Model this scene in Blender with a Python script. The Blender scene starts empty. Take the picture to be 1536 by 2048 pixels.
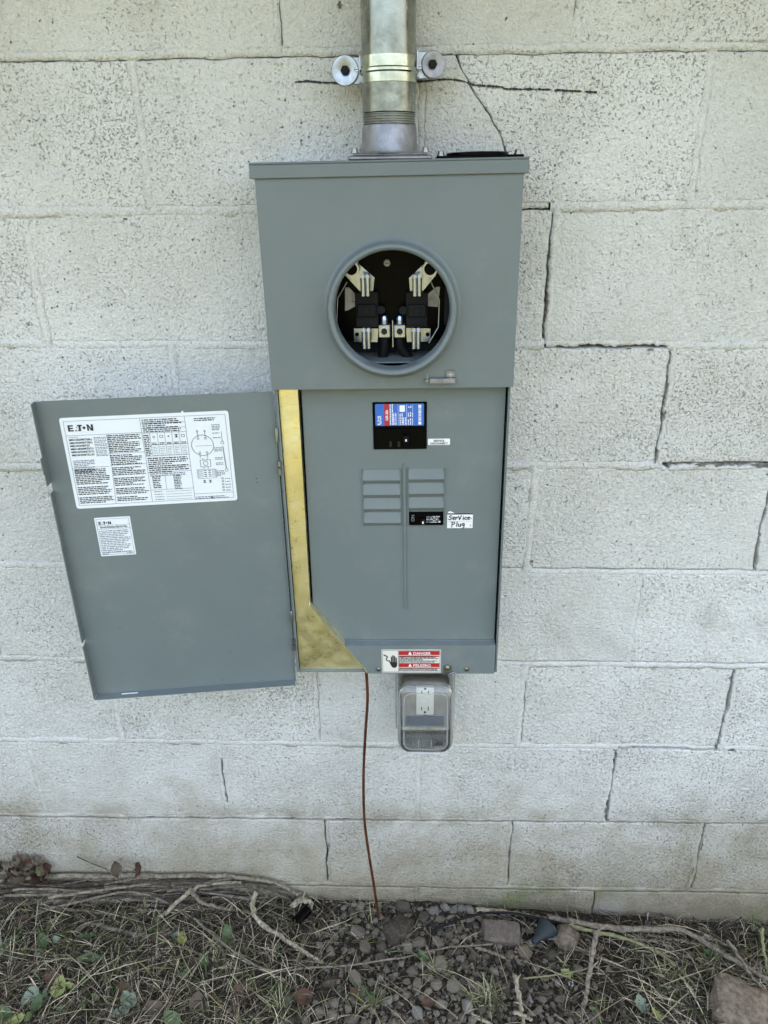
import bpy, bmesh, math, random
from mathutils import Vector, Matrix, noise
R = math.radians
random.seed(7)
scene = bpy.context.scene
COL = scene.collection

# ------------------------------------------------------------------ camera
F_PX, CX, CD, CH = 1486.07, -0.02151, 1.20706, 1.52522
PITCH, YAW, ROLL = 0.410122, -0.033443, -0.012133
_fw = Vector((math.sin(YAW) * math.cos(PITCH), math.cos(YAW) * math.cos(PITCH), -math.sin(PITCH)))
_r = Vector((math.cos(YAW), -math.sin(YAW), 0))
_u = _r.cross(_fw)
_r2 = math.cos(ROLL) * _r + math.sin(ROLL) * _u
_u2 = -math.sin(ROLL) * _r + math.cos(ROLL) * _u
CAM = Vector((CX, -CD, CH))
cd = bpy.data.cameras.new("camera")
cam = bpy.data.objects.new("camera", cd)
COL.objects.link(cam)
cd.sensor_fit = 'HORIZONTAL'; cd.sensor_width = 36; cd.lens = 36 * F_PX / 1536
cd.clip_start = 0.02; cd.clip_end = 500
cam.matrix_world = Matrix(((_r2.x, _u2.x, -_fw.x, CAM.x), (_r2.y, _u2.y, -_fw.y, CAM.y),
                           (_r2.z, _u2.z, -_fw.z, CAM.z), (0, 0, 0, 1)))
scene.camera = cam
# ------------------------------------------------------------------ light: open shade, the sun stands behind the building
SUN_EL, SUN_AZ = 50, 25          # degrees; azimuth measured from +Y (behind the wall) towards +X
world = bpy.data.worlds.new("World"); scene.world = world; world.use_nodes = True
wn = world.node_tree.nodes; wn.clear()
sky = wn.new('ShaderNodeTexSky'); sky.sky_type = 'NISHITA'; sky.sun_disc = False
sky.sun_elevation = R(SUN_EL); sky.sun_rotation = R(SUN_AZ)
sky.air_density = 1.0; sky.dust_density = 8.0; sky.ozone_density = 0.0
bg = wn.new('ShaderNodeBackground'); bg.inputs[1].default_value = 0.13
wo = wn.new('ShaderNodeOutputWorld')
world.node_tree.links.new(sky.outputs[0], bg.inputs[0]); world.node_tree.links.new(bg.outputs[0], wo.inputs[0])
sd = bpy.data.lights.new("sun", 'SUN'); sd.energy = 2.0; sd.angle = R(0.55); sd.color = (1, .95, .87)
sun = bpy.data.objects.new("sun", sd); COL.objects.link(sun)
sdir = Vector((math.sin(R(SUN_AZ)) * math.cos(R(SUN_EL)), math.cos(R(SUN_AZ)) * math.cos(R(SUN_EL)), math.sin(R(SUN_EL))))
sun.rotation_euler = (-sdir).to_track_quat('-Z', 'Y').to_euler()
sun.location = sdir * 20
scene.view_settings.view_transform = 'Standard'; scene.view_settings.look = 'None'
scene.view_settings.gamma = 1; scene.view_settings.use_curve_mapping = False
scene.view_settings.exposure = 3.42
scene.view_settings.use_white_balance = True      # camera balanced for open shade
scene.view_settings.white_balance_temperature = 7500; scene.view_settings.white_balance_tint = 8

# ------------------------------------------------------------------ helpers
def ray(px, py):
    return _fw * F_PX + _r2 * (px - 768) + _u2 * (1024 - py)
def at(px, py, Y=0.0):
    d = ray(px, py); return CAM + d * ((Y + CD) / d.y)
def gh(x, y):
    """ground height"""
    b = .026 - .07 * x if x > 0 else .026 - .02 * x
    b = max(-.05, min(.05, b))
    if y < -1.2 or abs(x) > 3: return b * .3
    return b + .010 * noise.noise((x * 7, y * 7, 3.1)) + .004 * noise.noise((x * 31, y * 31, 1.7)) + .002 * noise.noise((x * 90, y * 90, .7))
def gpt(px, py, lift=0.0, ymax=-.006):
    d = ray(px, py); z = .02
    for _ in range(6):
        p = CAM + d * ((z - CAM.z) / d.z)
        z = gh(p.x, min(p.y, 0)) + lift
    if p.y > ymax: p = CAM + d * ((ymax + CD) / d.y)
    return p

class NT:
    def __init__(s, name):
        s.m = bpy.data.materials.new(name); s.m.use_nodes = True
        s.t = s.m.node_tree; s.t.nodes.clear()
        s.out = s.t.nodes.new('ShaderNodeOutputMaterial')
        s.b = s.t.nodes.new('ShaderNodeBsdfPrincipled')
        s.t.links.new(s.b.outputs[0], s.out.inputs[0])
        s._co = None
    def n(s, typ, **kw):
        n = s.t.nodes.new(typ)
        for k, v in kw.items(): setattr(n, k, v)
        return n
    def l(s, a, b): s.t.links.new(a, b)
    def co(s):
        if s._co is None: s._co = s.n('ShaderNodeTexCoord').outputs['Object']
        return s._co
    def noise(s, scale, detail=2, rough=.5, co=None, dist=0):
        n = s.n('ShaderNodeTexNoise'); n.inputs['Scale'].default_value = scale; n.inputs['Detail'].default_value = detail
        n.inputs['Roughness'].default_value = rough; n.inputs['Distortion'].default_value = dist
        s.l(co or s.co(), n.inputs['Vector']); return n.outputs[0]
    def vor(s, scale, co=None, feature='F1'):
        n = s.n('ShaderNodeTexVoronoi', feature=feature); n.inputs['Scale'].default_value = scale
        s.l(co or s.co(), n.inputs['Vector']); return n.outputs['Distance']
    def rng(s, v, a, b, c=0, d=1, smooth=True):
        n = s.n('ShaderNodeMapRange'); n.interpolation_type = 'SMOOTHSTEP' if smooth else 'LINEAR'
        for i, x in zip((1, 2, 3, 4), (a, b, c, d)): n.inputs[i].default_value = x
        s.l(v, n.inputs[0]); return n.outputs[0]
    def math(s, op, a, b=None):
        n = s.n('ShaderNodeMath', operation=op)
        for i, v in enumerate((a, b)):
            if v is None: continue
            if isinstance(v, (int, float)): n.inputs[i].default_value = v
            else: s.l(v, n.inputs[i])
        return n.outputs[0]
    def mix(s, f, a, b, blend='MIX'):
        n = s.n('ShaderNodeMix', data_type='RGBA', blend_type=blend)
        for i, v in ((0, f), (6, a), (7, b)):
            if isinstance(v, (int, float)): n.inputs[i].default_value = v
            elif isinstance(v, tuple): n.inputs[i].default_value = (*v, 1) if len(v) == 3 else v
            else: s.l(v, n.inputs[i])
        return n.outputs[2]
    def bump(s, h, strength, dist, normal=None):
        n = s.n('ShaderNodeBump'); n.inputs['Strength'].default_value = strength; n.inputs['Distance'].default_value = dist
        s.l(h, n.inputs['Height'])
        if normal is not None: s.l(normal, n.inputs['Normal'])
        return n.outputs[0]
    def set(s, **kw):
        for k, v in kw.items():
            i = s.b.inputs[k.replace('_', ' ')]
            if isinstance(v, (int, float)): i.default_value = v
            elif isinstance(v, tuple): i.default_value = (*v, 1) if len(v) == 3 else v
            else: s.l(v, i)
        return s
M = {}
def simple(name, col, rough=.5, metal=0, var=.0, vscale=30, bump=0, bscale=200, spec=.5):
    k = NT(name); k.set(Roughness=rough, Metallic=metal); k.b.inputs['Specular IOR Level'].default_value = spec
    if var:
        f = k.noise(vscale, 4, .6)
        k.set(Base_Color=k.mix(k.rng(f, .3, .7), tuple(c * (1 - var) for c in col), tuple(min(1, c * (1 + var)) for c in col)))
    else: k.set(Base_Color=col)
    if bump: k.set(Normal=k.bump(k.noise(bscale, 3), .6, bump))
    M[name] = k.m; return k

# ---- wall paint
def wall_paint(name, pits):
    k = NT(name)
    sep = k.n('ShaderNodeSeparateXYZ'); k.l(k.co(), sep.inputs[0]); z = sep.outputs[2]; x = sep.outputs[0]
    big = k.noise(2.2, 3, .55); mid = k.noise(9, 4, .6); fine = k.noise(60, 4, .6)
    oi = k.n('ShaderNodeObjectInfo'); rb = oi.outputs['Random']
    col = k.mix(k.rng(big, .35, .68), (.74, .745, .725), (.64, .635, .60))
    if pits: col = k.mix(1, col, k.mix(rb, (.93, .93, .92), (1.03, 1.03, 1.03)), 'MULTIPLY')
    col = k.mix(k.math('MULTIPLY', k.rng(mid, .5, .75), .35), col, (.55, .54, .50))
    col = k.mix(k.math('MULTIPLY', k.rng(fine, .45, .75), .22), col, (.50, .49, .46))
    # splash dirt above the soil: brown grime thinning out upwards in uneven tongues
    hz = k.math('ADD', z, k.math('MULTIPLY', k.math('SUBTRACT', mid, .5), .55))
    dirt = k.math('MULTIPLY', k.rng(hz, .52, .0), .92)
    col = k.mix(dirt, col, (.31, .265, .18))
    mud = k.math('MULTIPLY', k.rng(k.math('ADD', z, k.math('MULTIPLY', k.math('SUBTRACT', k.noise(22, 5, .7), .5), .22)), .11, .0), .75)
    col = k.mix(mud, col, (.17, .14, .10))
    jl = k.math('MULTIPLY', k.math('MULTIPLY', k.rng(z, .24, .275), k.rng(z, .33, .285)), k.rng(k.noise(8, 4, .65), .42, .62))
    col = k.mix(k.math('MULTIPLY', jl, .55), col, (.27, .235, .16))
    # algae near the soil
    alg = k.math('MULTIPLY', k.rng(z, .17, .02), k.rng(k.noise(7.3, 3, .6), .52, .68))
    col = k.mix(k.math('MULTIPLY', alg, .7), col, (.16, .18, .07))
    # grimy streak patches
    st = k.math('MULTIPLY', k.rng(k.noise(3.7, 5, .65, dist=.6), .56, .74), .42)
    col = k.mix(st, col, (.36, .34, .31))
    if not pits: col = k.mix(1, col, (.96, .96, .955), 'MULTIPLY')
    if pits:
        crev_shade = k.rng(k.noise(215, 3, .6, dist=.7), .40, .60)
        col = k.mix(k.math('MULTIPLY', k.math('MULTIPLY', crev_shade, k.rng(z, 1.75, .9, .45, 1.15)), k.rng(k.noise(5, 2), .3, .7, .22, .56)), col, k.mix(1, col, (.66, .66, .645), 'MULTIPLY'))  # relief shading put into the colour as noise-shaped darker crevices
        # wormy open pores of the block face
        p1 = k.noise(270, 2, .6, dist=.8)
        dens = k.math('ADD', k.noise(6, 2, .5), k.math('MULTIPLY', k.math('SUBTRACT', rb, .5), .35))
        thr = k.math('ADD', p1, k.math('MULTIPLY', k.math('SUBTRACT', dens, .5), .22))
        pit = k.math('MULTIPLY', k.rng(thr, .62, .70), k.rng(rb, 0, 1, .35, .64, False))
        v = k.vor(95); hole = k.math('MULTIPLY', k.rng(v, .19, .08), k.rng(k.noise(60, 1), .58, .62))
        pit = k.math('MAXIMUM', pit, hole)
        pit_tone = k.mix(k.rng(k.noise(25, 2), .4, .6), (.11, .107, .1), (.32, .315, .3))  # two darker gray tones for the pores
        col = k.mix(k.math('MULTIPLY', pit, .85), col, pit_tone)
        grain = k.noise(330, 3, .6); lump = k.noise(150, 2, .6)
        h = k.math('SUBTRACT', k.math('ADD', k.math('MULTIPLY', grain, .55), k.math('MULTIPLY', lump, .8)), k.math('MULTIPLY', pit, 1.2))
        k.set(Normal=k.bump(h, 1.0, .0048))
    else:
        h = k.math('ADD', k.noise(300, 3, .6), k.math('MULTIPLY', k.noise(55, 3), 1.5))
        crev_shade = k.rng(k.noise(190, 3, .6, dist=.7), .45, .65)
        col = k.mix(k.math('MULTIPLY', crev_shade, .42), col, k.mix(1, col, (.62, .62, .6), 'MULTIPLY'))  # mortar relief shading likewise painted into the colour
        spk = k.rng(k.noise(230, 2, .55, dist=.7), .63, .69)
        col = k.mix(k.math('MULTIPLY', spk, .6), col, (.15, .14, .13))
        k.set(Normal=k.bump(h, 1, .003))
    k.set(Base_Color=col, Roughness=.75); k.b.inputs['Specular IOR Level'].default_value = .3
    M[name] = k.m
wall_paint('block_paint', True); wall_paint('mortar_paint', False)
simple('raw_concrete', (.17, .165, .155), .9, var=.3, vscale=60, bump=.001)
simple('paint_peeled', (.13, .125, .115), .9, var=.4, vscale=120, bump=.001)
simple('marker_ink', (.012, .012, .014), .6)
simple('shade_soffit', (.55, .54, .5), .7, var=.05)
simple('shingle', (.06, .055, .05), .9, var=.3)
# ---- panel
k = simple('gray_enamel', (.2, .23, .235), .42, spec=.4)
sm = k.noise(5, 4, .6); k.set(Base_Color=k.mix(k.rng(sm, .3, .75), (.168, .2, .203), (.15, .182, .186)))
dust = k.math('MULTIPLY', k.rng(k.noise(11, 6, .7), .5, .78), .16)
c0 = k.mix(k.rng(sm, .3, .75), (.148, .178, .182), (.132, .161, .165)); k.set(Base_Color=k.mix(dust, c0, (.36, .35, .32)))
k.set(Roughness=k.rng(k.noise(17, 6, .7), .3, .75, .28, .5)); k.set(Normal=k.bump(k.math('ADD', k.math('MULTIPLY', k.noise(700, 2), .05), k.noise(4.5, 2)), .25, .004))
simple('dark_inside', (.015, .017, .019), .6, spec=.2)
k = simple('zinc_gold', (.62, .5, .2), .34, .92)
brush = k.n('ShaderNodeMapping'); k.l(k.co(), brush.inputs[0]); brush.inputs['Scale'].default_value = (1, 1, 4)
f = k.noise(60, 5, .7, brush.outputs[0]); g2 = k.noise(9, 3, .6)
k.set(Base_Color=k.mix(k.rng(g2, .35, .65), (.64, .55, .27), (.8, .72, .42)))
cr = k.math('MULTIPLY', k.rng(f, .58, .68), .25)
c0 = k.mix(k.rng(k.noise(16, 5, .65), .3, .7), (.78, .70, .40), (.9, .85, .6)); k.set(Base_Color=k.mix(cr, c0, (.3, .24, .1)))
k.set(Roughness=k.rng(k.noise(40, 4, .7), .3, .7, .26, .46), Normal=k.bump(k.noise(14, 4, .6), .5, .003))
k = simple('galvanized', (.55, .57, .52), .38, .9)
f = k.noise(26, 5, .7); sp = k.rng(k.noise(150, 3, .6), .6, .72)
c_ = k.mix(k.rng(f, .3, .7), (.13, .14, .125), (.33, .345, .315)); c_ = k.mix(k.math('MULTIPLY', sp, .7), c_, (.16, .16, .13))
k.set(Base_Color=c_, Roughness=k.rng(f, .25, .75, .1, .32), Normal=k.bump(k.math('ADD', k.math('MULTIPLY', k.noise(70, 4, .6), .5), k.noise(15, 2)), .3, .0012))
simple('zinc_bright', (.33, .36, .39), .3, .95, var=.2, vscale=90)
simple('zinc_yellow', (.42, .44, .37), .16, .95, var=.25, vscale=60)
simple('cast_aluminum', (.29, .29, .31), .45, .8, var=.22, vscale=60, bump=.0006, bscale=160)
simple('thread_steel', (.35, .36, .34), .45, .8, var=.2, vscale=80)
simple('black_plastic', (.0015, .0015, .0018), .3, spec=.06)
simple('black_rubber', (.006, .006, .007), .6, var=.2, spec=.2)
simple('plated_copper', (.4, .45, .58), .22, .95, var=.1, vscale=120)
simple('copper', (.2, .075, .035), .42, .75, var=.35, vscale=25)
simple('white_label', (.72, .76, .79), .4)
simple('white_plastic', (.68, .67, .63), .35)
simple('print_black', (.015, .015, .018), .5)
simple('print_gray', (.2, .22, .27), .5)
simple('label_blue', (.022, .13, .5), .35)
simple('label_red', (.42, .02, .022), .4)
simple('label_white', (.8, .8, .8), .4)
simple('cream_label', (.68, .66, .6), .5)
simple('bluegray_plastic', (.022, .027, .03), .55, spec=.25)
simple('frame_gray', (.32, .31, .29), .6, var=.2)
simple('pad_blue', (.13, .15, .19), .35, var=.1)
# clear weatherproof cover: thin polycarbonate shell
k = NT('clear_cover'); t = k.t
tr = k.n('ShaderNodeBsdfTransparent'); tr.inputs[0].default_value = (.975, .98, .985, 1)
gl = k.n('ShaderNodeBsdfGlossy'); gl.inputs[0].default_value = (1, 1, 1, 1); gl.inputs[1].default_value = .06
df = k.n('ShaderNodeBsdfDiffuse'); df.inputs[0].default_value = (.62, .64, .66, 1)
fr = k.n('ShaderNodeFresnel'); fr.inputs[0].default_value = 1.5
m1 = k.n('ShaderNodeMixShader'); m2 = k.n('ShaderNodeMixShader')
k.l(k.rng(k.noise(30, 4, .6), .4, .8, .01, .06), m1.inputs[0]); k.l(tr.outputs[0], m1.inputs[1]); k.l(df.outputs[0], m1.inputs[2])
k.l(k.math('MULTIPLY', fr.outputs[0], .9), m2.inputs[0]); k.l(m1.outputs[0], m2.inputs[1]); k.l(gl.outputs[0], m2.inputs[2])
t.nodes.remove(k.b); k.l(m2.outputs[0], k.out.inputs[0]); M['clear_cover'] = k.m
k = NT('milky_edge'); tr = k.n('ShaderNodeBsdfTransparent'); m1 = k.n('ShaderNodeMixShader'); m1.inputs[0].default_value = .45
k.set(Base_Color=(.62, .64, .66), Roughness=.2); k.l(tr.outputs[0], m1.inputs[1]); k.l(k.b.outputs[0], m1.inputs[2]); k.l(m1.outputs[0], k.out.inputs[0]); M['milky_edge'] = k.m
# ---- ground
def attr_mat(name, rough=.85, var=.25, vscale=90, bump=0, bscale=150, rnd=0.0, base=None, base2=None, spec=.3):
    k = NT(name)
    if base is None:
        a = k.n('ShaderNodeAttribute', attribute_name='Col').outputs['Color']
    else:
        oi = k.n('ShaderNodeObjectInfo'); a = k.mix(oi.outputs['Random'], base, base2 or base)
    f = k.rng(k.noise(vscale, 4, .65), .3, .7)
    d = k.mix(1, a, (1 - var,) * 3, 'MULTIPLY'); u = k.mix(1, a, (1 + var,) * 3, 'MULTIPLY')
    k.set(Base_Color=k.mix(f, d, u), Roughness=rough); k.b.inputs['Specular IOR Level'].default_value = spec
    if bump: k.set(Normal=k.bump(k.noise(bscale, 4, .65), .8, bump))
    M[name] = k.m; return k
attr_mat('litter')
attr_mat('gravel_bits', bump=.001)
attr_mat('stone_gray', base=(.06, .05, .038), base2=(.19, .163, .128), var=.45, bump=.0015, bscale=120)
attr_mat('stone_pale', base=(.16, .148, .13), base2=(.23, .215, .19), var=.3, bump=.003, bscale=90)
attr_mat('stone_brown', base=(.125, .098, .07), base2=(.16, .125, .09), var=.4, bump=.003, bscale=110)
attr_mat('brick_clay', base=(.105, .084, .068), var=.25, bump=.001)
attr_mat('bark_gray', base=(.095, .078, .058), base2=(.19, .16, .122), var=.45, vscale=130, bump=.0016, bscale=240)
attr_mat('bark_dark', base=(.035, .027, .02), base2=(.08, .064, .048), var=.45, vscale=130, bump=.0016, bscale=240)
attr_mat('straw_pale', base=(.215, .185, .13), base2=(.3, .265, .19), var=.45, vscale=130, bump=.0016, bscale=260)
attr_mat('stem_green', base=(.15, .15, .075), base2=(.19, .185, .1), var=.25, vscale=70)
attr_mat('leaf_green', base=(.05, .085, .035), base2=(.1, .14, .065), var=.25, vscale=60, rough=.55)
attr_mat('leaf_gray', base=(.12, .165, .115), base2=(.17, .2, .15), var=.2, vscale=60, rough=.6)
attr_mat('leaf_yellow', base=(.21, .205, .06), base2=(.19, .22, .08), var=.3, vscale=70, rough=.55)
attr_mat('leaf_brown', base=(.075, .055, .038), base2=(.14, .112, .08), var=.3, vscale=70, rough=.8)
attr_mat('leaf_red', base=(.07, .036, .024), base2=(.095, .052, .035), var=.3, vscale=70, rough=.7)
k = NT('soil')
sep = k.n('ShaderNodeSeparateXYZ'); k.l(k.co(), sep.inputs[0])
f = k.noise(18, 6, .7); ff = k.noise(140, 4, .7)
col = k.mix(k.rng(f, .3, .7), (.017, .0135, .0095), (.046, .036, .026)); col = k.mix(k.math('MULTIPLY', k.rng(ff, .5, .7), .5), col, (.075, .062, .047))
lawn = k.mix(k.rng(k.noise(3, 6, .7), .35, .65), (.05, .058, .022), (.085, .08, .038))
yy = k.math('ADD', sep.outputs[1], k.math('MULTIPLY', k.math('SUBTRACT', k.noise(2.5, 3), .5), .5))
col = k.mix(k.rng(yy, -.45, -.75), col, lawn)
k.set(Base_Color=col, Roughness=.95, Normal=k.bump(k.math('ADD', ff, k.math('MULTIPLY', f, 2)), 1, .006)); k.b.inputs['Specular IOR Level'].default_value = .15
M['soil'] = k.m

# ---- mesh helpers
def link(name, me, mats, parent=None):
    o = bpy.data.objects.new(name, me); COL.objects.link(o)
    if mats is not None and not me.materials:
        for m_ in (mats if isinstance(mats, (list, tuple)) else [mats]): me.materials.append(M[m_])
    if parent is not None: o.parent = parent
    return o
def obj(name, bm, mats, parent=None, smooth=None):
    """one mesh object; smooth = angle in degrees under which edges are shaded smooth"""
    me = bpy.data.meshes.new(name)
    if smooth:
        lim = R(smooth)
        for f_ in bm.faces: f_.smooth = True
        bm.normal_update()
        for e in bm.edges: e.smooth = len(e.link_faces) == 2 and e.calc_face_angle(0) < lim
    bm.to_mesh(me); bm.free()
    return link(name, me, mats, parent)
def tag(o, label=None, cat=None, group=None, kind=None):
    for a, b in (('label', label), ('category', cat), ('group', group), ('kind', kind)):
        if b: o[a] = b
    return o
def empty(name, loc=(0, 0, 0)):
    o = bpy.data.objects.new(name, None); COL.objects.link(o); o.location = loc; o.empty_display_size = .05; return o
def face(bm, pts, mi=0):
    f_ = bm.faces.new([bm.verts.new(p) for p in pts]); f_.material_index = mi; return f_
def box(bm, x0, x1, y0, y1, z0, z1, bev=0.0, seg=1, mi=0):
    vs = [bm.verts.new((x, y, z)) for x in sorted((x0, x1)) for y in sorted((y0, y1)) for z in sorted((z0, z1))]
    fs = [bm.faces.new([vs[i] for i in q]) for q in ((0, 1, 3, 2), (4, 6, 7, 5), (0, 4, 5, 1), (2, 3, 7, 6), (0, 2, 6, 4), (1, 5, 7, 3))]
    for f_ in fs: f_.material_index = mi
    if bev:
        es = list({e for f_ in fs for e in f_.edges})
        r_ = bmesh.ops.bevel(bm, geom=es, offset=bev, segments=seg, affect='EDGES', profile=.5)
        for f_ in r_['faces']: f_.material_index = mi
    return vs
def prism(bm, out, y0, y1, mi=0):
    """outline of (x,z), extruded from y0 (front) to y1"""
    a = [bm.verts.new((x, y0, z)) for x, z in out]; b = [bm.verts.new((x, y1, z)) for x, z in out]; n = len(out)
    fs = [bm.faces.new(a), bm.faces.new(b[::-1])]
    for i in range(n): fs.append(bm.faces.new((a[i], b[i], b[(i + 1) % n], a[(i + 1) % n])))
    for f_ in fs: f_.material_index = mi
    bmesh.ops.recalc_face_normals(bm, faces=fs)
    return fs
def tube(bm, pts, rad, n=8, cap=True, mi=0, jit=0.0):
    pts = [Vector(p) for p in pts]; rings = []
    rads = rad if isinstance(rad, (list, tuple)) else [rad] * len(pts)
    a = None
    for i, p in enumerate(pts):
        t_ = (pts[min(i + 1, len(pts) - 1)] - pts[max(i - 1, 0)]).normalized()
        if a is None: a = t_.cross(Vector((.31, .17, .93)) if abs(t_.z) < .9 else Vector((1, 0, 0)))
        a = (a - t_ * a.dot(t_)).normalized(); b = t_.cross(a)
        rr = rads[i]
        rings.append([bm.verts.new(p + (a * math.cos(q) + b * math.sin(q)) * rr * (1 + jit * (random.random() - .5)))
                      for q in (2 * math.pi * j / n for j in range(n))])
    for i in range(len(rings) - 1):
        for j in range(n):
            f_ = bm.faces.new((rings[i][j], rings[i][(j + 1) % n], rings[i + 1][(j + 1) % n], rings[i + 1][j])); f_.material_index = mi
    if cap:
        for rg in (rings[0][::-1], rings[-1]): bm.faces.new(rg).material_index = mi
def smoothpts(pts, sub=4):
    pts = [Vector(p) for p in pts]; out = []
    for i in range(len(pts) - 1):
        p0, p1, p2, p3 = pts[max(i - 1, 0)], pts[i], pts[i + 1], pts[min(i + 2, len(pts) - 1)]
        for s in range(sub):
            t_ = s / sub
            out.append(.5 * ((2 * p1) + (p2 - p0) * t_ + (2 * p0 - 5 * p1 + 4 * p2 - p3) * t_ ** 2 + (3 * p1 - p0 - 3 * p2 + p3) * t_ ** 3))
    out.append(pts[-1]); return out
def lathe(bm, prof, c, axis='y', n=40, mi=0, a0=0, a1=2 * math.pi):
    """profile of (radius, along axis)"""
    full = abs(a1 - a0 - 2 * math.pi) < 1e-6; rings = []
    for rr, h in prof:
        ring = []
        for j in range(n if full else n + 1):
            q = a0 + (a1 - a0) * j / n; cs, sn = rr * math.cos(q), rr * math.sin(q)
            p = (c[0] + cs, c[1] + h, c[2] + sn) if axis == 'y' else (c[0] + cs, c[1] + sn, c[2] + h) if axis == 'z' else (c[0] + h, c[1] + cs, c[2] + sn)
            ring.append(bm.verts.new(p))
        rings.append(ring)
    m_ = n if full else n
    for i in range(len(rings) - 1):
        for j in range(m_):
            j2 = (j + 1) % n if full else j + 1
            f_ = bm.faces.new((rings[i][j], rings[i][j2], rings[i + 1][j2], rings[i + 1][j])); f_.material_index = mi
    return rings
def lathe_closed(bm, prof, c, axis='y', n=40, mi=0):
    rings = lathe(bm, prof, c, axis, n, mi)
    for rg in (rings[0], rings[-1]):
        bm.faces.new(rg).material_index = mi
    bmesh.ops.recalc_face_normals(bm, faces=bm.faces[:])
def bolt(name, mat, c, r, h, parent, slot=True, hexa=True, axis='y'):
    bm = bmesh.new()
    if axis == 'y':
        lathe_closed(bm, [(r * 1.35, 0), (r * 1.35, -h * .25), (r, -h * .25), (r, -h * .9), (r * .85, -h)], (0, 0, 0), 'y', 6 if hexa else 16)
        if slot: box(bm, -r * .8, r * .8, -h * 1.03, -h * .8, -r * .13, r * .13, mi=1)
    else:
        lathe_closed(bm, [(r * 1.35, 0), (r * 1.35, h * .25), (r, h * .25), (r, h * .9), (r * .85, h)], (0, 0, 0), 'z', 6 if hexa else 16)
        if slot: box(bm, -r * .8, r * .8, -r * .13, r * .13, h * .8, h * 1.03, mi=1)
    o = obj(name, bm, [mat, 'black_plastic'], parent, 35); o.location = c; return o

# ================================================================== GROUND
def axis_vals(lo, f0, f1, hi, step):
    v = [f0 + i * step for i in range(int(round((f1 - f0) / step)) + 1)]
    a, s = f0, step
    while a > lo: s *= 1.5; a -= s; v.insert(0, max(a, lo))
    a, s = v[-1], step
    while a < hi: s *= 1.5; a += s; v.append(min(a, hi))
    return v
xs = axis_vals(-120, -1.3, 1.3, 120, .012); ys = axis_vals(-200, -.55, .03, 60, .012)
gv = [(x, y, gh(x, y) if abs(x) < 3 and y > -1.3 else gh(max(-3.1, min(3.1, x)), -1.3)) for y in ys for x in xs]
nx = len(xs)
gf = [(j * nx + i, j * nx + i + 1, (j + 1) * nx + i + 1, (j + 1) * nx + i) for j in range(len(ys) - 1) for i in range(nx - 1)]
me = bpy.data.meshes.new('ground'); me.from_pydata(gv, [], gf)
for p_ in me.polygons: p_.use_smooth = True
tag(link('ground', me, 'soil'), kind='structure')

# ================================================================== BLOCK WALL
C, MOD = .2032, .4064
WX0, WX1 = -1.625, 1.625
K0, K1 = -2, 9                                    # bed joints, index 0 is the one beside the pipe clamp
bed_px = {0: ((20, 116), (1500, 93)), 1: ((100, 424), (1500, 408)), 2: ((60, 689), (1500, 691)), 3: ((20, 934), (1500, 930)),
          4: ((20, 1130), (1500, 1146)), 5: ((20, 1316), (1500, 1331)), 6: ((50, 1480), (1400, 1497)), 7: ((50, 1632), (1400, 1645)),
          8: ((655, 1770), (1390, 1783))}
def bedz(kk, x):
    if kk in bed_px:
        a, b = (at(*q) for q in bed_px[kk]); t_ = max(-.25, min(1.25, (x - a.x) / (b.x - a.x)))
        z = a.z + (b.z - a.z) * t_
    else: z = 1.70 - C * kk
    return z + .0012 * noise.noise((x * 9, kk * 3.3, .5)) + .0014 * noise.noise((x * 27, kk * 1.3, 2.5))
head_px = {(0, -.5): (558, 45), (0, .5): (1155, 45), (1, -1): (283, 270), (1, 1): (1400, 270), (2, -1.5): (70, 560), (2, .5): (1098, 560), (3, 1): (1332, 800),
           (4, .5): (1062, 1030), (4, 1.5): (1526, 1060), (5, 1): (1269, 1230), (6, -.5): (634, 1415), (6, .5): (1043, 1420), (6, 1.5): (1455, 1420),
           (7, -1): (445, 1560), (7, 0): (837, 1550), (7, 1): (1222, 1560), (8, -.5): (655, 1700), (8, .5): (1018, 1700), (8, 1.5): (1397, 1700)}
def headx(row, c, z):
    x = at(*head_px[(row, c)]).x if (row, c) in head_px else c * MOD + .004 * noise.noise((row * 5.1, c * 7.7, 2))
    return x + .0012 * noise.noise((z * 11, row * 2.7, c * 3.9)) + .0022 * noise.noise((z * 29, row * 1.7, c * 2.9)) + .0012 * noise.noise((z * 75, row, c))
JB, JH = .0052, .0042                             # half widths of bed and head joints
def relief(x, z):
    return .0010 * noise.noise((x * 13, z * 13, .3)) + .0006 * noise.noise((x * 40, z * 40, 4.3))
def edge_j(a, b):                                 # ragged arris
    return .0011 * noise.noise((a * 45, b * 37, 1.3)) + .0009 * noise.noise((a * 150, b * 90, 6.1))
def px_x(px, kk):                                 # world x of a photo column on bed joint kk
    y = (bed_px[kk][0][1] + bed_px[kk][1][1]) / 2; return at(px, y).x
# (bed joint, photo x from, to, side of the mortar, width in mm)
bed_cracks = [(0, -300, 1900, 'b', 1.3), (1, 1000, 1098, 'b', 2.4), (2, 1090, 1338, 'b', 5.0), (3, 1325, 1800, 't', 5.5), 
              (4, 980, 1800, 't', .9), (5, 980, 1800, 't', .9), (6, 1236, 1440, 'b', 5.2), (7, -300, 1900, 'b', 3.0), (8, -300, 1800, 'b', 1.3)]
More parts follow.
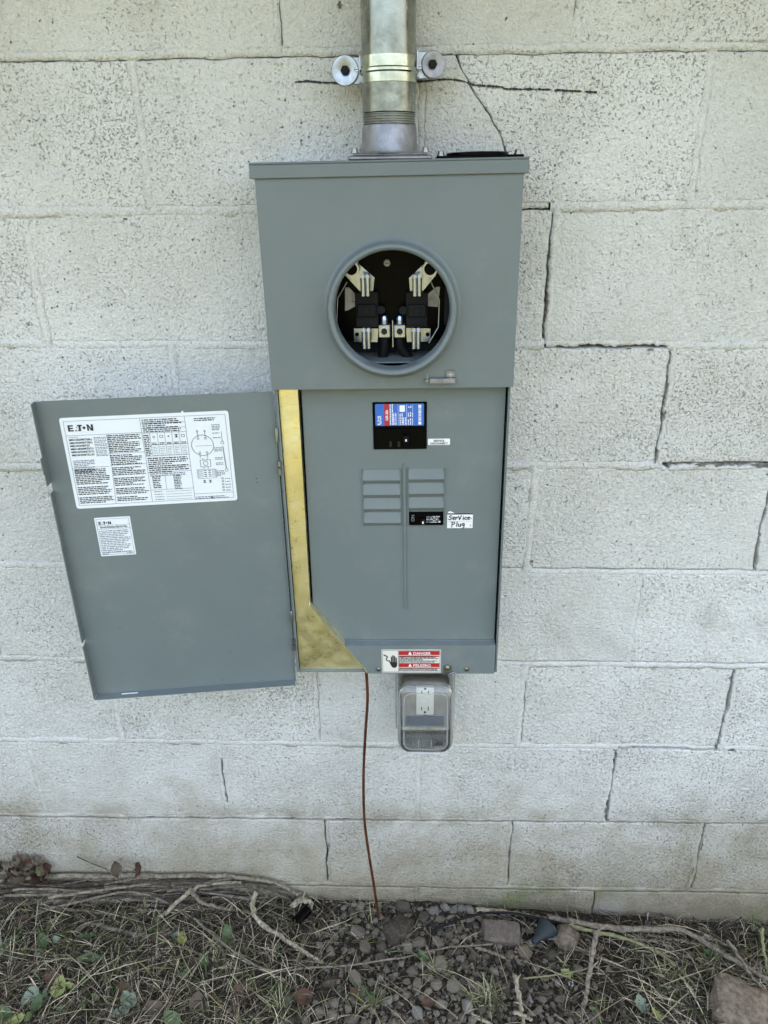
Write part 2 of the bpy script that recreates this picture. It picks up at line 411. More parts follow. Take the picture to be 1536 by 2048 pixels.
# (row, column, from v, to v, side, width mm)  v 0 bottom .. 1 top
head_cracks = [(2, .5, .0, 1, 'l', 3.4), (3, 1, 0, 1, 'l', 6.0), (4, 1.5, 0, .9, 'l', 5.0), (6, 1.5, 0, 1, 'l', 5.2),
               (7, 1, 0, 1, 'r', 5.2), (8, .5, 0, 1, 'r', 3), (8, 1.5, 0, 1, 'r', 2.8), (8, -.5, .05, 1, 'l', 3.2), (7, -1, .2, .8, 'r', 2.2),
               (6, .5, 0, .8, 'r', .9), (0, -.5, 0, 1, 'r', 1.1), (0, .5, .2, 1, 'l', 1.1), (6, -.5, 0, 1, 'r', .8), (9, 1, .4, 1, 'l', 1.6)]
def gapfn(t_, w, seed):
    g_ = .55 + .9 * noise.noise((t_ * 16, seed, 0)) + .5 * noise.noise((t_ * 60, seed, 3)) + .6 * noise.noise((t_ * 170, seed, 6))
    return w / 1000 * max(.25, g_ + .2) * 1.15
def bed_gap(kk, x, side):
    g_ = -.004
    for (k2, a, b, s, w) in bed_cracks:
        if k2 == kk and s == side and px_x(a, kk) <= x <= px_x(b, kk): g_ = max(g_, gapfn(x, w, kk * 2.3))
    return g_
def head_gap(row, c, v, z, side):
    g_ = -.004
    for (r2, c2, a, b, s, w) in head_cracks:
        if r2 == row and c2 == c and s == side and a <= v <= b: g_ = max(g_, gapfn(z, w, row * 1.9 + c))
    return g_
wall = empty('block_wall')
tag(wall, 'white painted concrete block wall with stair-step cracks behind the gray meter panel', 'wall')

def samples(w, n):
    s = [0, .0018, .0045]; e = [w - .0045, w - .0018, w]
    return [q / w for q in s + [.0045 + (w - .009) * i / n for i in range(1, n)] + e]
def patch(name, xl, xr, zb, zt, y0, rnd, mats, ex=(True,) * 4, nu=56, nv=28, back=.032, rel=1.0, xref=None, zref=None):
    """a block face: curved outline, rounded arrises, sides running back into the wall"""
    zc = (zb(xref) + zt(xref)) / 2
    W = xr(zc) - xl(zc); H = zt(xref) - zb(xref)
    us, vs = samples(W, nu), samples(H, nv); V = []; Fc = []
    for v in vs:
        for u in us:
            z = zb(xref) + H * v; x = xl(z) + (xr(z) - xl(z)) * u
            za, zb_ = zt(x), zb(x); z = zb_ + (za - zb_) * v
            d = min(u * W, (1 - u) * W, v * H, (1 - v) * H); rr = rnd * (1 + .5 * noise.noise((x * 30, z * 30, 9)))
            dy = 0 if d >= rr else rr * (1 - math.sqrt(max(0, 1 - (1 - d / rr) ** 2)))
            V.append((x, y0 + rel * relief(x, z) + dy, z))
    nu_, nv_ = len(us), len(vs)
    for j in range(nv_ - 1):
        for i in range(nu_ - 1): Fc.append((j * nu_ + i, j * nu_ + i + 1, (j + 1) * nu_ + i + 1, (j + 1) * nu_ + i))
    per = [i for i in range(nu_)] + [j * nu_ + nu_ - 1 for j in range(1, nv_)] + [(nv_ - 1) * nu_ + i for i in range(nu_ - 2, -1, -1)] + [j * nu_ for j in range(nv_ - 2, 0, -1)]
    b0 = len(V)
    for i in per: V.append((V[i][0], back, V[i][2]))
    n = len(per)
    for q in range(n): Fc.append((per[(q + 1) % n], per[q], b0 + q, b0 + (q + 1) % n))
    me_ = bpy.data.meshes.new(name); me_.from_pydata(V, [], Fc)
    for p_ in me_.polygons: p_.use_smooth = True
    return link(name, me_, mats, wall)

diag = [(911, 96), (913, 112), (922, 135), (937, 165), (955, 195), (975, 225), (990, 250), (1003, 275), (1011, 300), (1018, 350), (1022, 432)]
diag_w = [at(*q) for q in diag]
def diag_x(z):
    for a, b in zip(diag_w, diag_w[1:]):
        if a.z >= z >= b.z: return a.x + (b.x - a.x) * (a.z - z) / (a.z - b.z) + .0022 * noise.noise((z * 70, 1, 1)) + .001 * noise.noise((z * 230, 2, 1))
    return diag_w[0].x if z > diag_w[0].z else diag_w[-1].x
for row in range(K0 + 1, K1 + 2):
    off = .5 if row % 2 == 0 else 0.0
    cols = [c + off for c in range(-5, 5) if -4.1 <= c + off <= 4.1]
    # row lies between bed joint row-1 (top) and row (bottom)
    top = lambda x, r_=row: bedz(r_ - 1, x) - JB + edge_j(x, r_)
    bot = lambda x, r_=row: (bedz(r_, x) + JB + edge_j(x, r_ + 50)) if r_ <= K1 else -.2
    for c0, c1 in zip(cols, cols[1:]):
        xl = lambda z, r_=row, c_=c0: headx(r_, c_, z) + JH + edge_j(z, r_ * 3 + c_)
        xr = lambda z, r_=row, c_=c1: headx(r_, c_, z) - JH + edge_j(z, r_ * 3 + c_ + 70)
        xm = (c0 + c1) / 2 * MOD; y0 = random.uniform(-.0008, .0008)
        if row == 1 and c0 == 0:
            patch('block', xl, lambda z: diag_x(z) - gapfn(z, 3.4, 5) / 2, bot, top, y0, .0008, 'block_paint', xref=xm, nu=20, nv=50)
            patch('block', lambda z: diag_x(z) + gapfn(z, 3.4, 5) / 2, xr, bot, top, y0 + .0004, .0008, 'block_paint', xref=xm, nu=50, nv=50)
        else:
            patch('block', xl, xr, bot, top, y0, random.uniform(.0012, .0028), 'block_paint', xref=xm)
    # head joints of this row
    for c in cols[1:-1]:
        zl, zh = bot(headx(row, c, 0)) - .004, top(headx(row, c, 0)) + .004
        n = 70; V = []; Fc = []
        y0 = random.uniform(-.0002, .0012)
        for j in range(n + 1):
            v = j / n; z = zl + (zh - zl) * v; xc = headx(row, c, z)
            a = xc - JH + edge_j(z, row * 3 + c + 70) + head_gap(row, c, v, z, 'l')
            b = xc + JH + edge_j(z, row * 3 + c) - head_gap(row, c, v, z, 'r')
            if b - a < .002: b = a + .002
            for i, x in enumerate((a, a, (a + b) / 2, b, b)):
                V.append((x, .033 if i in (0, 4) else y0 + 1.4 * relief(x * 1.7, z) + (.0004 if i != 2 else 0), z))
        for j in range(n):
            for i in range(4): Fc.append((j * 5 + i, j * 5 + i + 1, j * 5 + i + 6, j * 5 + i + 5))
        me = bpy.data.meshes.new('mortar_joint'); me.from_pydata(V, [], Fc)
        for q_, p_ in enumerate(me.polygons): p_.use_smooth = q_ % 4 in (1, 2)
        link('mortar_joint', me, 'mortar_paint', wall)
for kk in range(K0, K1 + 1):
    n = 1100; V = []; Fc = []
    for j in range(n + 1):
        x = -1.63 + 3.26 * j / n; zc = bedz(kk, x)
        a = zc - JB + edge_j(x, kk + 1) + (bed_gap(kk, x, 'b') if kk in bed_px else -.004)
        b = zc + JB + edge_j(x, kk + 50) - (bed_gap(kk, x, 't') if kk in bed_px else -.004)
        if b - a < .002: b = a + .002
        for i, z in enumerate((a, a, (a + b) / 2, b, b)):
            V.append((x, .0335 if i in (0, 4) else .0004 + .0008 * noise.noise((x * 3, kk, 4)) + 1.4 * relief(x, z * 1.7) + (.0004 if i != 2 else 0), z))
    cut = [(px_x(q_, kk), w_) for k_, q_, w_ in ((2, 1089, .003), (3, 1531, .005), (3, 1334, .004), (6, 1432, .005), (7, 1213, .004), (1, 1096, .002)) if k_ == kk]
    for j in range(n):
        if any(abs(V[j * 5][0] - q_) < w_ * .8 for q_, w_ in cut): continue
        for i in range(4): Fc.append((j * 5 + i + 1, j * 5 + i, j * 5 + i + 5, j * 5 + i + 6))
    me = bpy.data.meshes.new('mortar_joint'); me.from_pydata(V, [], Fc)
    for q_, p_ in enumerate(me.polygons): p_.use_smooth = q_ % 4 in (1, 2)
    link('mortar_joint', me, 'mortar_paint', wall)
bm = bmesh.new(); box(bm, -4.5, 4.5, .034, .2, -.4, 2.198); obj('wall_core', bm, 'raw_concrete', wall)
for s in (-1, 1):
    bm = bmesh.new(); box(bm, s * 1.6, s * 4.5, .001, .0335, -.4, 2.198); obj('wall_end', bm, 'mortar_paint', wall)
bm = bmesh.new(); box(bm, -1.61, 1.61, .0015, .0335, 2.1005, 2.198); obj('wall_top', bm, 'mortar_paint', wall)
# flaked paint on the joints
def flake(px, py, w, h, seed):
    c = at(px, py); rnd = random.Random(seed); bm = bmesh.new(); n = 17; pts = []
    for i in range(n):
        q = 2 * math.pi * i / n; rr = rnd.uniform(.25, 1.15)
        x, z = c.x + math.cos(q) * rr * w / 2900, c.z + math.sin(q) * rr * h / 1900
        pts.append((x, -.0012 + .0006 * rnd.random(), z))
    face(bm, pts); bmesh.ops.triangulate(bm, faces=bm.faces[:]); bmesh.ops.recalc_face_normals(bm, faces=bm.faces[:])
    obj('bare_patch', bm, 'paint_peeled', wall)
for i, q in enumerate([(1404, 929, 34, 9), (1440, 930, 26, 8), (1520, 931, 46, 12), (1311, 919, 7, 16), (1333, 770, 6, 34), (1330, 825, 8, 7), (1301, 699, 16, 6), (1258, 697, 14, 4),
                       (1462, 1500, 34, 9), (1433, 1490, 14, 20), (1212, 1622, 9, 26), (1232, 1510, 7, 24), (1404, 1690, 9, 34), (1018, 1705, 5, 30), (452, 1590, 6, 20), (1063, 1123, 9, 7),
                       (658, 1690, 5, 26), (1386, 1740, 5, 24), (580, 1636, 50, 4), (300, 1633, 40, 4), (690, 1637, 60, 4), (1460, 1355, 6, 10), (680, 10, 12, 8)]):
    flake(*q, seed=i)
# level line drawn with a black marker over the rough block
mk = [at(*q) for q in ((585, 166), (612, 163), (660, 166), (725, 165), (835, 163), (893, 159), (928, 163), (946, 170), (1000, 174), (1014, 178), (1080, 179), (1140, 182), (1193, 185))]
bm = bmesh.new(); pts = smoothpts(mk, 26); rnd = random.Random(3); strip = []
def flush():
    if len(strip) > 1:
        for (a, b), (c, d) in zip(strip, strip[1:]): bm.faces.new((a, b, d, c))
    strip.clear()
for i, p in enumerate(pts):
    g_ = noise.noise((p.x * 90, 5, 5))
    if g_ < -.42: flush(); continue
    w = .0012 * (1 + .9 * g_ + .5 * rnd.uniform(-1, 1)); w = max(.0004, w); o_ = .0006 * noise.noise((p.x * 120, 1, 8))
    yy_ = min(relief(p.x, p.z), 0) - .0016
    strip.append((bm.verts.new((p.x, yy_, p.z - w + o_)), bm.verts.new((p.x, yy_, p.z + w + o_))))
flush()
obj('marker_line', bm, 'marker_ink', wall)
# unseen eave added above the frame, sized to darken the upper wall
roof = empty('shade_eave', (0, 0, 2.2))
tag(roof, 'unseen low eave added to shade the block wall, above the picture', 'roof')
bm = bmesh.new(); box(bm, -4.8, 4.8, -.6, .6, 0, .03); obj('shade_soffit', bm, 'shade_soffit', roof)
bm = bmesh.new(); box(bm, -4.8, 4.8, -.63, -.6, -.03, .17, .003); obj('shade_fascia', bm, 'shade_soffit', roof)
bm = bmesh.new(); vs = box(bm, -4.9, 4.9, -.66, 4.2, .173, .2)
for v_ in bm.verts:
    if v_.co.y > 0: v_.co.z += 1.55
obj('shade_deck', bm, 'shingle', roof)
# ================================================================== METER PANEL
TILT = R(-.48)
P0 = at(780, 319, -.128); P0 = Vector((P0.x, 0, P0.z))
panel = empty('meter_panel', P0); panel.rotation_euler = (0, TILT, 0)
PM = Matrix.Translation(P0) @ Matrix.Rotation(TILT, 4, 'Y'); PMI = PM.inverted()
tag(panel, 'gray outdoor meter main panel with its round meter socket empty and door swung open', 'electrical panel')
def L(px, py, Y):
    return PMI @ at(px, py, Y)
def lx(px, py, Y): return L(px, py, Y).x
def lz(px, py, Y): return L(px, py, Y).z
YC, YL = -.124, -.128                      # upper cover face, lid face
xl, xr = (lx(513, 360, YC) + lx(540, 777, YC)) / 2, (lx(1048, 348, YC) + lx(1026, 777, YC)) / 2
zc0 = lz(782, 777, YC)                     # lower edge of the upper cover
zbot = lz(860, 1348, -.118)                # bottom of the enclosure
zlid = lz(780, 352, YL)
bx0, bx1 = xl + .0018, xr - .0018
# enclosure: back, sides, bottom, top as one folded shell
bm = bmesh.new()
box(bm, bx0, bx1, -.006, -.003, zbot, -.002)
for a, b in ((bx0, bx0 + .002), (bx1 - .002, bx1)): box(bm, a, b, -.112, -.0062, zbot, -.002)
box(bm, bx0 + .0021, bx1 - .0021, -.112, -.0062, zbot, zbot + .002); box(bm, bx0 + .0021, bx1 - .0021, -.112, -.0062, -.006, -.004)
obj('enclosure', bm, 'gray_enamel', panel)
# lid with turned down front lip
bm = bmesh.new()
box(bm, xl - .006, xr + .006, YL, -.004, -.003, 0, .001)
box(bm, xl - .006, xr + .006, YL, YL + .002, zlid, -.0031, .0008)
for a, b in ((xl - .006, xl - .0042), (xr + .0042, xr + .006)): box(bm, a, b, YL + .0021, -.004, zlid, -.0031)
obj('top_cap', bm, 'gray_enamel', panel, 40)
# upper cover with round opening
rc = Vector((lx(785, 612, YC), 0, lz(785, 626, YC)))
RO, RI = .0905, .0815
RY = -.148                                 # face of the ring
c2 = L(784, 625, RY); rc = Vector((c2.x, 0, c2.z))
x0, x1, z0, z1 = xl, xr, zc0, zlid + .008
th = sorted({2 * math.pi * i / 72 for i in range(72)} | {math.atan2(z - rc.z, x - rc.x) % (2 * math.pi) for x in (x0, x1) for z in (z0, z1)})
bm = bmesh.new(); ia, oa = [], []
for q in th:
    cs, sn = math.cos(q), math.sin(q)
    tmax = min([((x1 if cs > 0 else x0) - rc.x) / cs if abs(cs) > 1e-9 else 9, ((z1 if sn > 0 else z0) - rc.z) / sn if abs(sn) > 1e-9 else 9])
    ia.append(bm.verts.new((rc.x + RO * cs, YC, rc.z + RO * sn))); oa.append(bm.verts.new((rc.x + tmax * cs, YC, rc.z + tmax * sn)))
for i in range(len(th)):
    j = (i + 1) % len(th); bm.faces.new((ia[i], ia[j], oa[j], oa[i]))
bmesh.ops.recalc_face_normals(bm, faces=bm.faces[:])
if bm.faces[0].normal.y > 0: bmesh.ops.reverse_faces(bm, faces=bm.faces[:])
for a, b in ((x0, x0 + .0015), (x1 - .0015, x1)): box(bm, a, b, YC + .0002, -.07, z0, z1)
box(bm, x0 + .0016, x1 - .0016, YC + .0002, -.109, z0, z0 + .0015)
cover = obj('upper_cover', bm, 'gray_enamel', panel, 30)
# ring: sloping collar, rolled rim, throat
bm = bmesh.new()
prof = [(RO + .0075, YC - .0004), (RO + .0035, YC - .002), (RO + .0015, YC - .006), (RO, RY + .006), (RO - .0008, RY + .002), (RO - .003, RY), (RO - .0055, RY + .0005), (RI + .0005, RY + .003), (RI, RY + .006), (RI, YC + .008)]
lathe(bm, prof, (rc.x, 0, rc.z), 'y', 80)
bmesh.ops.recalc_face_normals(bm, faces=bm.faces[:])
obj('meter_ring', bm, 'gray_enamel', cover, 60)
# ring latch
la = L(853, 764, YC - .004); lb = L(911, 741, YC - .004)
bm = bmesh.new()
box(bm, la.x + .004, lb.x, YC - .009, YC - .0005, la.z, la.z + .006, .001)
box(bm, la.x + .004, lb.x, YC - .010, YC - .0088, la.z - .0012, la.z + .001, .0004)
box(bm, lb.x - .014, lb.x, YC - .0032, YC - .0006, la.z + .0062, lb.z, .001)
box(bm, la.x - .003, la.x + .0038, YC - .008, YC - .001, la.z + .001, la.z + .004, .0006)
box(bm, la.x, la.x + .0015, YC - .016, YC - .014, la.z, la.z + .016, .0004)
box(bm, la.x, la.x + .0015, YC - .0138, YC - .001, la.z + .0006, la.z + .003)
latch = obj('ring_latch', bm, 'cast_aluminum', cover, 30)
bolt('rivet', 'zinc_bright', (lb.x - .007, YC - .0032, lb.z - .007), .0026, .0016, latch, slot=False, hexa=False)

# ---- meter socket seen through the ring
YS = -.055
bm = bmesh.new()
box(bm, rc.x - .11, rc.x + .11, YS, -.01, rc.z - .055, rc.z + .105)
socket = obj('meter_socket', bm, 'black_plastic', panel)
bm = bmesh.new(); box(bm, bx0 + .01, bx1 - .01, -.03, -.0065, rc.z - .13, rc.z - .0555); obj('back_plate', bm, 'dark_inside', socket)
bm = bmesh.new(); zs_ = lz(784, 703, -.031); box(bm, bx0 + .01, bx1 - .01, -.108, -.0305, zs_ - .002, zs_, .0005); obj('divider_shelf', bm, 'gray_enamel', socket)
def jaw(px, py, Y):
    c = L(px, py, Y); bm = bmesh.new()
    for s in (-1, 1):
        tube(bm, [(s * .0034, -.024, -.014), (s * .0034, -.024, .011)], .0033, 12)
        box(bm, s * .0012, s * .0056, -.0225, .004, -.012, .010, .0008)
        prism(bm, [(s * .0005, .0112), (s * .006, .0112), (s * .005, .0155), (s * .0008, .0145)], -.02, -.002)
    o = obj('socket_jaw', bm, 'plated_copper', socket, 35); o.location = (c.x, Y, c.z); return o
for q in ((732, 568), (834, 568), (734, 672), (832, 672)): jaw(*q, -.078)
def lplate(name, pts, y0, y1, mat, par=socket):
    bm = bmesh.new(); prism(bm, [(lambda v: (v.x, v.z))(L(a, b, y0)) for a, b in pts], y0, y1)
    return obj(name, bm, mat, par)
for pts in ([(746, 582), (722, 585), (690, 550), (713, 524), (749, 555)], [(820, 582), (845, 583), (872, 550), (852, 524), (818, 556)]):
    lplate('bus_bar', pts, -.066, -.056, 'plated_copper')
for pts in ([(686, 545), (668, 520), (700, 505), (716, 526)], [(849, 526), (866, 505), (898, 522), (878, 546)]):
    o = lplate('line_lug', pts, -.082, -.056, 'plated_copper')
    c = L((706 if pts[0][0] < 780 else 862), 541, -.083)
for px in (703, 860):
    c = L(px, 538, -.083); bm = bmesh.new(); lathe_closed(bm, [(.011, 0), (.011, -.002), (.0085, -.002), (.0085, 0)], (0, 0, 0), 'y', 20)
    lathe_closed(bm, [(.0083, 0), (.0083, -.0008)], (0, 0, 0), 'y', 20, 1)
    o = obj('lug_screw', bm, ['plated_copper', 'black_plastic'], socket, 35); o.location = c
for pts in ([(708, 657), (757, 657), (755, 684), (708, 684)], [(812, 656), (861, 657), (861, 683), (814, 684)]):
    lplate('bus_bar', pts, -.064, -.056, 'plated_copper')
for px in (714, 855):
    c = L(px, 669, -.0645); bm = bmesh.new(); lathe_closed(bm, [(.003, 0), (.003, -.0006)], (0, 0, 0), 'y', 14); o = obj('bolt_hole', bm, 'black_plastic', socket); o.location = c
# moulded insulators between the jaws
for px in (734, 834):
    a = L(px - 22, 656, -.075); b = L(px + 22, 584, -.075); bm = bmesh.new()
    box(bm, a.x, b.x, -.075, -.056, a.z, b.z, .001)
    m_ = (a.z + b.z) / 2
    box(bm, a.x + .003, b.x - .003, -.081, -.0752, m_ - .009, m_ + .009, .001)
    lathe_closed(bm, [(.005, 0), (.005, -.003)], ((a.x + b.x) / 2, -.0812, m_), 'y', 16)
    s = 1 if px < 780 else -1
    lathe_closed(bm, [(.006, 0), (.006, -.006)], ((b.x if s > 0 else a.x) + s * .004, -.07, m_), 'y', 16)
    obj('insulator', bm, 'black_rubber', socket, 35)
# neutral lugs and cables
for px in (769, 800):
    a = L(px - 12, 676, -.085); b = L(px + 11, 649, -.085); bm = bmesh.new()
    box(bm, a.x, b.x, -.085, -.06, a.z, b.z, .0012); cx_, cz_ = (a.x + b.x) / 2, (a.z + b.z) / 2
    lathe_closed(bm, [(.0066, 0), (.0066, -.0012), (.005, -.0014)], (cx_, -.0852, cz_), 'y', 18)
    lathe_closed(bm, [(.0046, 0), (.0046, -.001)], (cx_, -.0867, cz_), 'y', 14, 1)
    lathe_closed(bm, [(.0052, 0), (.0052, .008), (.004, .011)], (cx_, -.074, b.z + .0002), 'z', 14)
    obj('neutral_lug', bm, ['plated_copper', 'dark_inside'], socket, 35)
    z_ = rc.z - .1; s = -1 if px < 785 else 1
    bm = bmesh.new(); tube(bm, smoothpts([(cx_, -.072, a.z + .001), (cx_ + s * .001, -.071, a.z - .015), (cx_ + s * (.004 if s < 0 else .014), -.069, a.z - .035), (cx_ + s * (.005 if s < 0 else .024), -.068, z_ - .01), (cx_ + s * .012, -.068, z_ - .05)], 5), .0075, 14)
    obj('cable', bm, 'black_rubber', socket, 60)
bm = bmesh.new(); a = L(786, 694, -.08); b = L(783, 640, -.08); box(bm, a.x - .001, a.x + .001, -.083, -.056, a.z, b.z, .0004); obj('barrier_blade', bm, 'plated_copper', socket)
# bent spring wires left and right
for pts in ([(694, 564), (675, 597), (673, 650), (688, 686)], [(862, 564), (879, 600), (877, 654), (858, 686)]):
    bm = bmesh.new(); tube(bm, [L(a, b, -.095) for a, b in pts], .0011, 8); obj('spring_wire', bm, 'zinc_bright', socket, 60)
for c, s in (((774, 526), .0045), ((708, 602), .004), ((862, 598), .004)):
    v = L(*c, YS); bolt('socket_screw', 'cast_aluminum', (v.x, YS, v.z), s * .8, .004, socket, True, False)
for pts in ([(690, 575), (698, 575), (712, 590), (712, 612), (697, 620), (690, 622)], [(853, 590), (873, 574), (880, 574), (876, 614), (853, 612)]):
    lplate('side_bracket', pts, -.0575, -.0552, 'cast_aluminum')
for px in (660, 896):
    a = L(px - 8, 650, -.06); b = L(px + 8, 575, -.06); bm = bmesh.new(); box(bm, a.x, b.x, -.061, -.0552, a.z, b.z, .001); obj('side_rail', bm, 'dark_inside', socket)

# ---- lower compartment
YD = -.100                                   # dead front face
gold = [(556, 776), (594, 776), (619, 1206), (735, 1348), (594, 1348)]
YG = -.106
gx = [(L(a, b, YG).x, L(a, b, YG).z) for a, b in gold]
gx[0] = (bx0 + .0047, zc0 + .012); gx[4] = (bx0 + .0047, zbot + .0023); gx[1] = (gx[1][0], zc0 + .012); gx[3] = (gx[3][0], zbot + .0023)
bm = bmesh.new(); prism(bm, gx, YG, YG + .0016)
(ax, az), (cx_, cz_), (dx_, dz_) = gx[1], gx[2], gx[3]
# turned-in flange along its right edge
for (p, q, yf) in ((gx[1], gx[2], YG - .004), (gx[2], gx[3], YG - .0118)):
    d_ = Vector((q[0] - p[0], 0, q[1] - p[1])); n_ = Vector((-d_.z, 0, d_.x)).normalized() * .0016
    vs = [Vector((p[0], yf, p[1])), Vector((q[0], yf, q[1])), Vector((q[0], YG + .02, q[1])), Vector((p[0], YG + .02, p[1]))]
    a_ = [bm.verts.new(v) for v in vs]; b_ = [bm.verts.new(v + n_) for v in vs]
    for i in range(4): bm.faces.new((a_[i], a_[(i + 1) % 4], b_[(i + 1) % 4], b_[i]))
    bm.faces.new(a_); bm.faces.new(b_[::-1])
bmesh.ops.recalc_face_normals(bm, faces=bm.faces[:])
obj('wireway_cover', bm, 'zinc_gold', panel)
df_ = [(603, 776), (1012, 776), (991, 1290), (694, 1290), (626, 1206)]
dfx = [(L(a, b, YD).x, L(a, b, YD).z) for a, b in df_]
dxr = lx(1011, 790, YD); dfx[1] = (dxr, zc0 + .012); dfx[0] = (dfx[0][0], zc0 + .012); dfx[2] = (dxr, dfx[2][1]); dfx[3] = (dfx[3][0], dfx[2][1])
# dead front plate with cut-outs for the main breaker and the branch breaker
def plate_with_holes(bm, outline, holes, y, mi=0):
    xsx = sorted({p for h in holes for p in h[:2]}); zsx = sorted({p for h in holes for p in h[2:]})
    minx, maxx = min(p[0] for p in outline), max(p[0] for p in outline); minz, maxz = min(p[1] for p in outline), max(p[1] for p in outline)
    tmp = bmesh.new(); tmp.faces.new([tmp.verts.new((x, y, z)) for x, z in outline])
    for x in xsx: bmesh.ops.bisect_plane(tmp, geom=tmp.faces[:] + tmp.edges[:] + tmp.verts[:], plane_co=(x, 0, 0), plane_no=(1, 0, 0))
    for z in zsx: bmesh.ops.bisect_plane(tmp, geom=tmp.faces[:] + tmp.edges[:] + tmp.verts[:], plane_co=(0, 0, z), plane_no=(0, 0, 1))
    dead = [f_ for f_ in tmp.faces if any(h[0] < f_.calc_center_median().x < h[1] and h[2] < f_.calc_center_median().z < h[3] for h in holes)]
    bmesh.ops.delete(tmp, geom=dead, context='FACES')
    bmesh.ops.dissolve_degenerate(tmp, dist=1e-6, edges=tmp.edges[:])
    ret = bmesh.ops.extrude_face_region(tmp, geom=tmp.faces[:])
    bmesh.ops.translate(tmp, verts=[v for v in ret['geom'] if isinstance(v, bmesh.types.BMVert)], vec=(0, .0015, 0))
    bmesh.ops.recalc_face_normals(tmp, faces=tmp.faces[:])
    me_ = bpy.data.meshes.new('tmp'); tmp.to_mesh(me_); tmp.free(); bm.from_mesh(me_); bpy.data.meshes.remove(me_)
mb0, mb1 = L(747, 899, YD), L(854, 803, YD)
tw0, tw1 = L(818, 1050, YD), L(888, 936, YD)
lw0, lw1 = L(729, 1052, YD), L(800, 937, YD)
rowh = (tw1.z - tw0.z) / 4
bb = (tw0.x, tw1.x, tw0.z, tw0.z + rowh * .97)
holes = [(mb0.x, mb1.x, mb0.z, mb1.z), bb]
bm = bmesh.new(); plate_with_holes(bm, dfx, holes, YD)
box(bm, dxr - .0015, dxr, YD + .0016, YD + .02, dfx[2][1], dfx[1][1])
# raised centre rib
ra, rb = L(811, 1214, YD), L(810, 930, YD)
prism(bm, [(ra.x - .0016, ra.z), (ra.x, ra.z - .003), (ra.x + .0016, ra.z), (ra.x + .0016, rb.z), (ra.x, rb.z + .003), (ra.x - .0016, rb.z)], YD - .0028, YD - .0001)
dead = obj('dead_front', bm, 'gray_enamel', panel, 20)
# twist-out blanks: louvred steps
def twist(a, b, z0, z1):
    bm = bmesh.new(); d = .0045
    V = [(a, YD - .0004, z1 - .0006), (b, YD - .0004, z1 - .0006), (b, YD - d, z0 + (z1 - z0) * .3), (a, YD - d, z0 + (z1 - z0) * .3), (b, YD - .0003, z0 + .0007), (a, YD - .0003, z0 + .0007)]
    v = [bm.verts.new(p) for p in V]
    bm.faces.new((v[0], v[3], v[2], v[1])); bm.faces.new((v[3], v[5], v[4], v[2])); bm.faces.new((v[0], v[5], v[3])); bm.faces.new((v[1], v[2], v[4]))
    bmesh.ops.recalc_face_normals(bm, faces=bm.faces[:])
    obj('knockout_blank', bm, 'gray_enamel', dead)
for i in range(4):
    twist(lw0.x, lw1.x, lw0.z + rowh * i, lw0.z + rowh * (i + 1))
    if i: twist(tw0.x, tw1.x, tw0.z + rowh * i, tw0.z + rowh * (i + 1))
# frames round the two banks (raised edges)
for (a, b, c_, d_) in ((lw0.x, lw1.x, lw0.z, lw1.z), (tw0.x, tw1.x, tw0.z, tw1.z)):
    for e0, e1 in ((a - .0012, a - .0002), (b + .0002, b + .0012)):
        bm = bmesh.new(); box(bm, e0, e1, YD - .003, YD - .0001, c_, d_); obj('bank_edge', bm, 'gray_enamel', dead)
# lower strip, standing proud of the dead front
YB = -.116
st = [(690, 1291), (990, 1291), (989, 1348), (733, 1348)]
sx = [(L(a, b, YB).x, L(a, b, YB).z) for a, b in st]
zt_ = sx[0][1]; sxr = dxr + .001; sx = [(sx[0][0], zt_), (sxr, zt_), (sxr, zbot - .0005), (sx[3][0], zbot - .0005)]
bm = bmesh.new(); prism(bm, sx, YB, YB + .0015)
prism(bm, [(sx[0][0] - .002, zt_ + .0001), (sxr, zt_ + .0001), (sxr, zt_ + .0022), (sx[0][0] - .005, zt_ + .0022)], YD - .003, YD - .0003)
v = [bm.verts.new(p) for p in ((sx[0][0], YB, zt_ + .0001), (sxr, YB, zt_ + .0001), (sxr, YD - .003, zt_ + .0008), (sx[0][0] - .004, YD - .003, zt_ + .0008))]
bm.faces.new((v[0], v[1], v[2], v[3]))
box(bm, sx[3][0] + .001, sxr - .001, YB + .0016, -.02, zbot - .0005, zbot + .001)
strip_ = obj('lower_strip', bm, 'gray_enamel', panel)
for px, py in ((757, 1338), (933, 1338)):
    v = L(px, py, YB); o = bolt('cover_screw', 'zinc_bright', (v.x, YB, v.z), .0036, .003, strip_, True, False); o.rotation_euler = (0, R(55), 0)
# sealing bracket with screw and padlock loop
v = L(895, 1335, YB)
bm = bmesh.new()
lathe_closed(bm, [(.0072, 0), (.0072, -.0012)], (v.x, YB - .0003, v.z), 'y', 20)
box(bm, v.x - .0072, v.x + .0072, YB - .0013, YB - .0004, v.z - .013, v.z)
seal = obj('seal_bracket', bm, 'zinc_bright', panel, 35)
bolt('screw', 'zinc_yellow', (v.x, YB - .0015, v.z), .0036, .003, seal, True, False)
bm = bmesh.new(); q0 = Vector((v.x + .008, YB - .003, v.z - .014))
tube(bm, [q0 + Vector((.0072 * math.cos(a), .002 * math.sin(a * 2), .0048 * math.sin(a))) for a in (2 * math.pi * i / 24 for i in range(25))], .0012, 8); obj('seal_loop', bm, 'cast_aluminum', seal, 60)

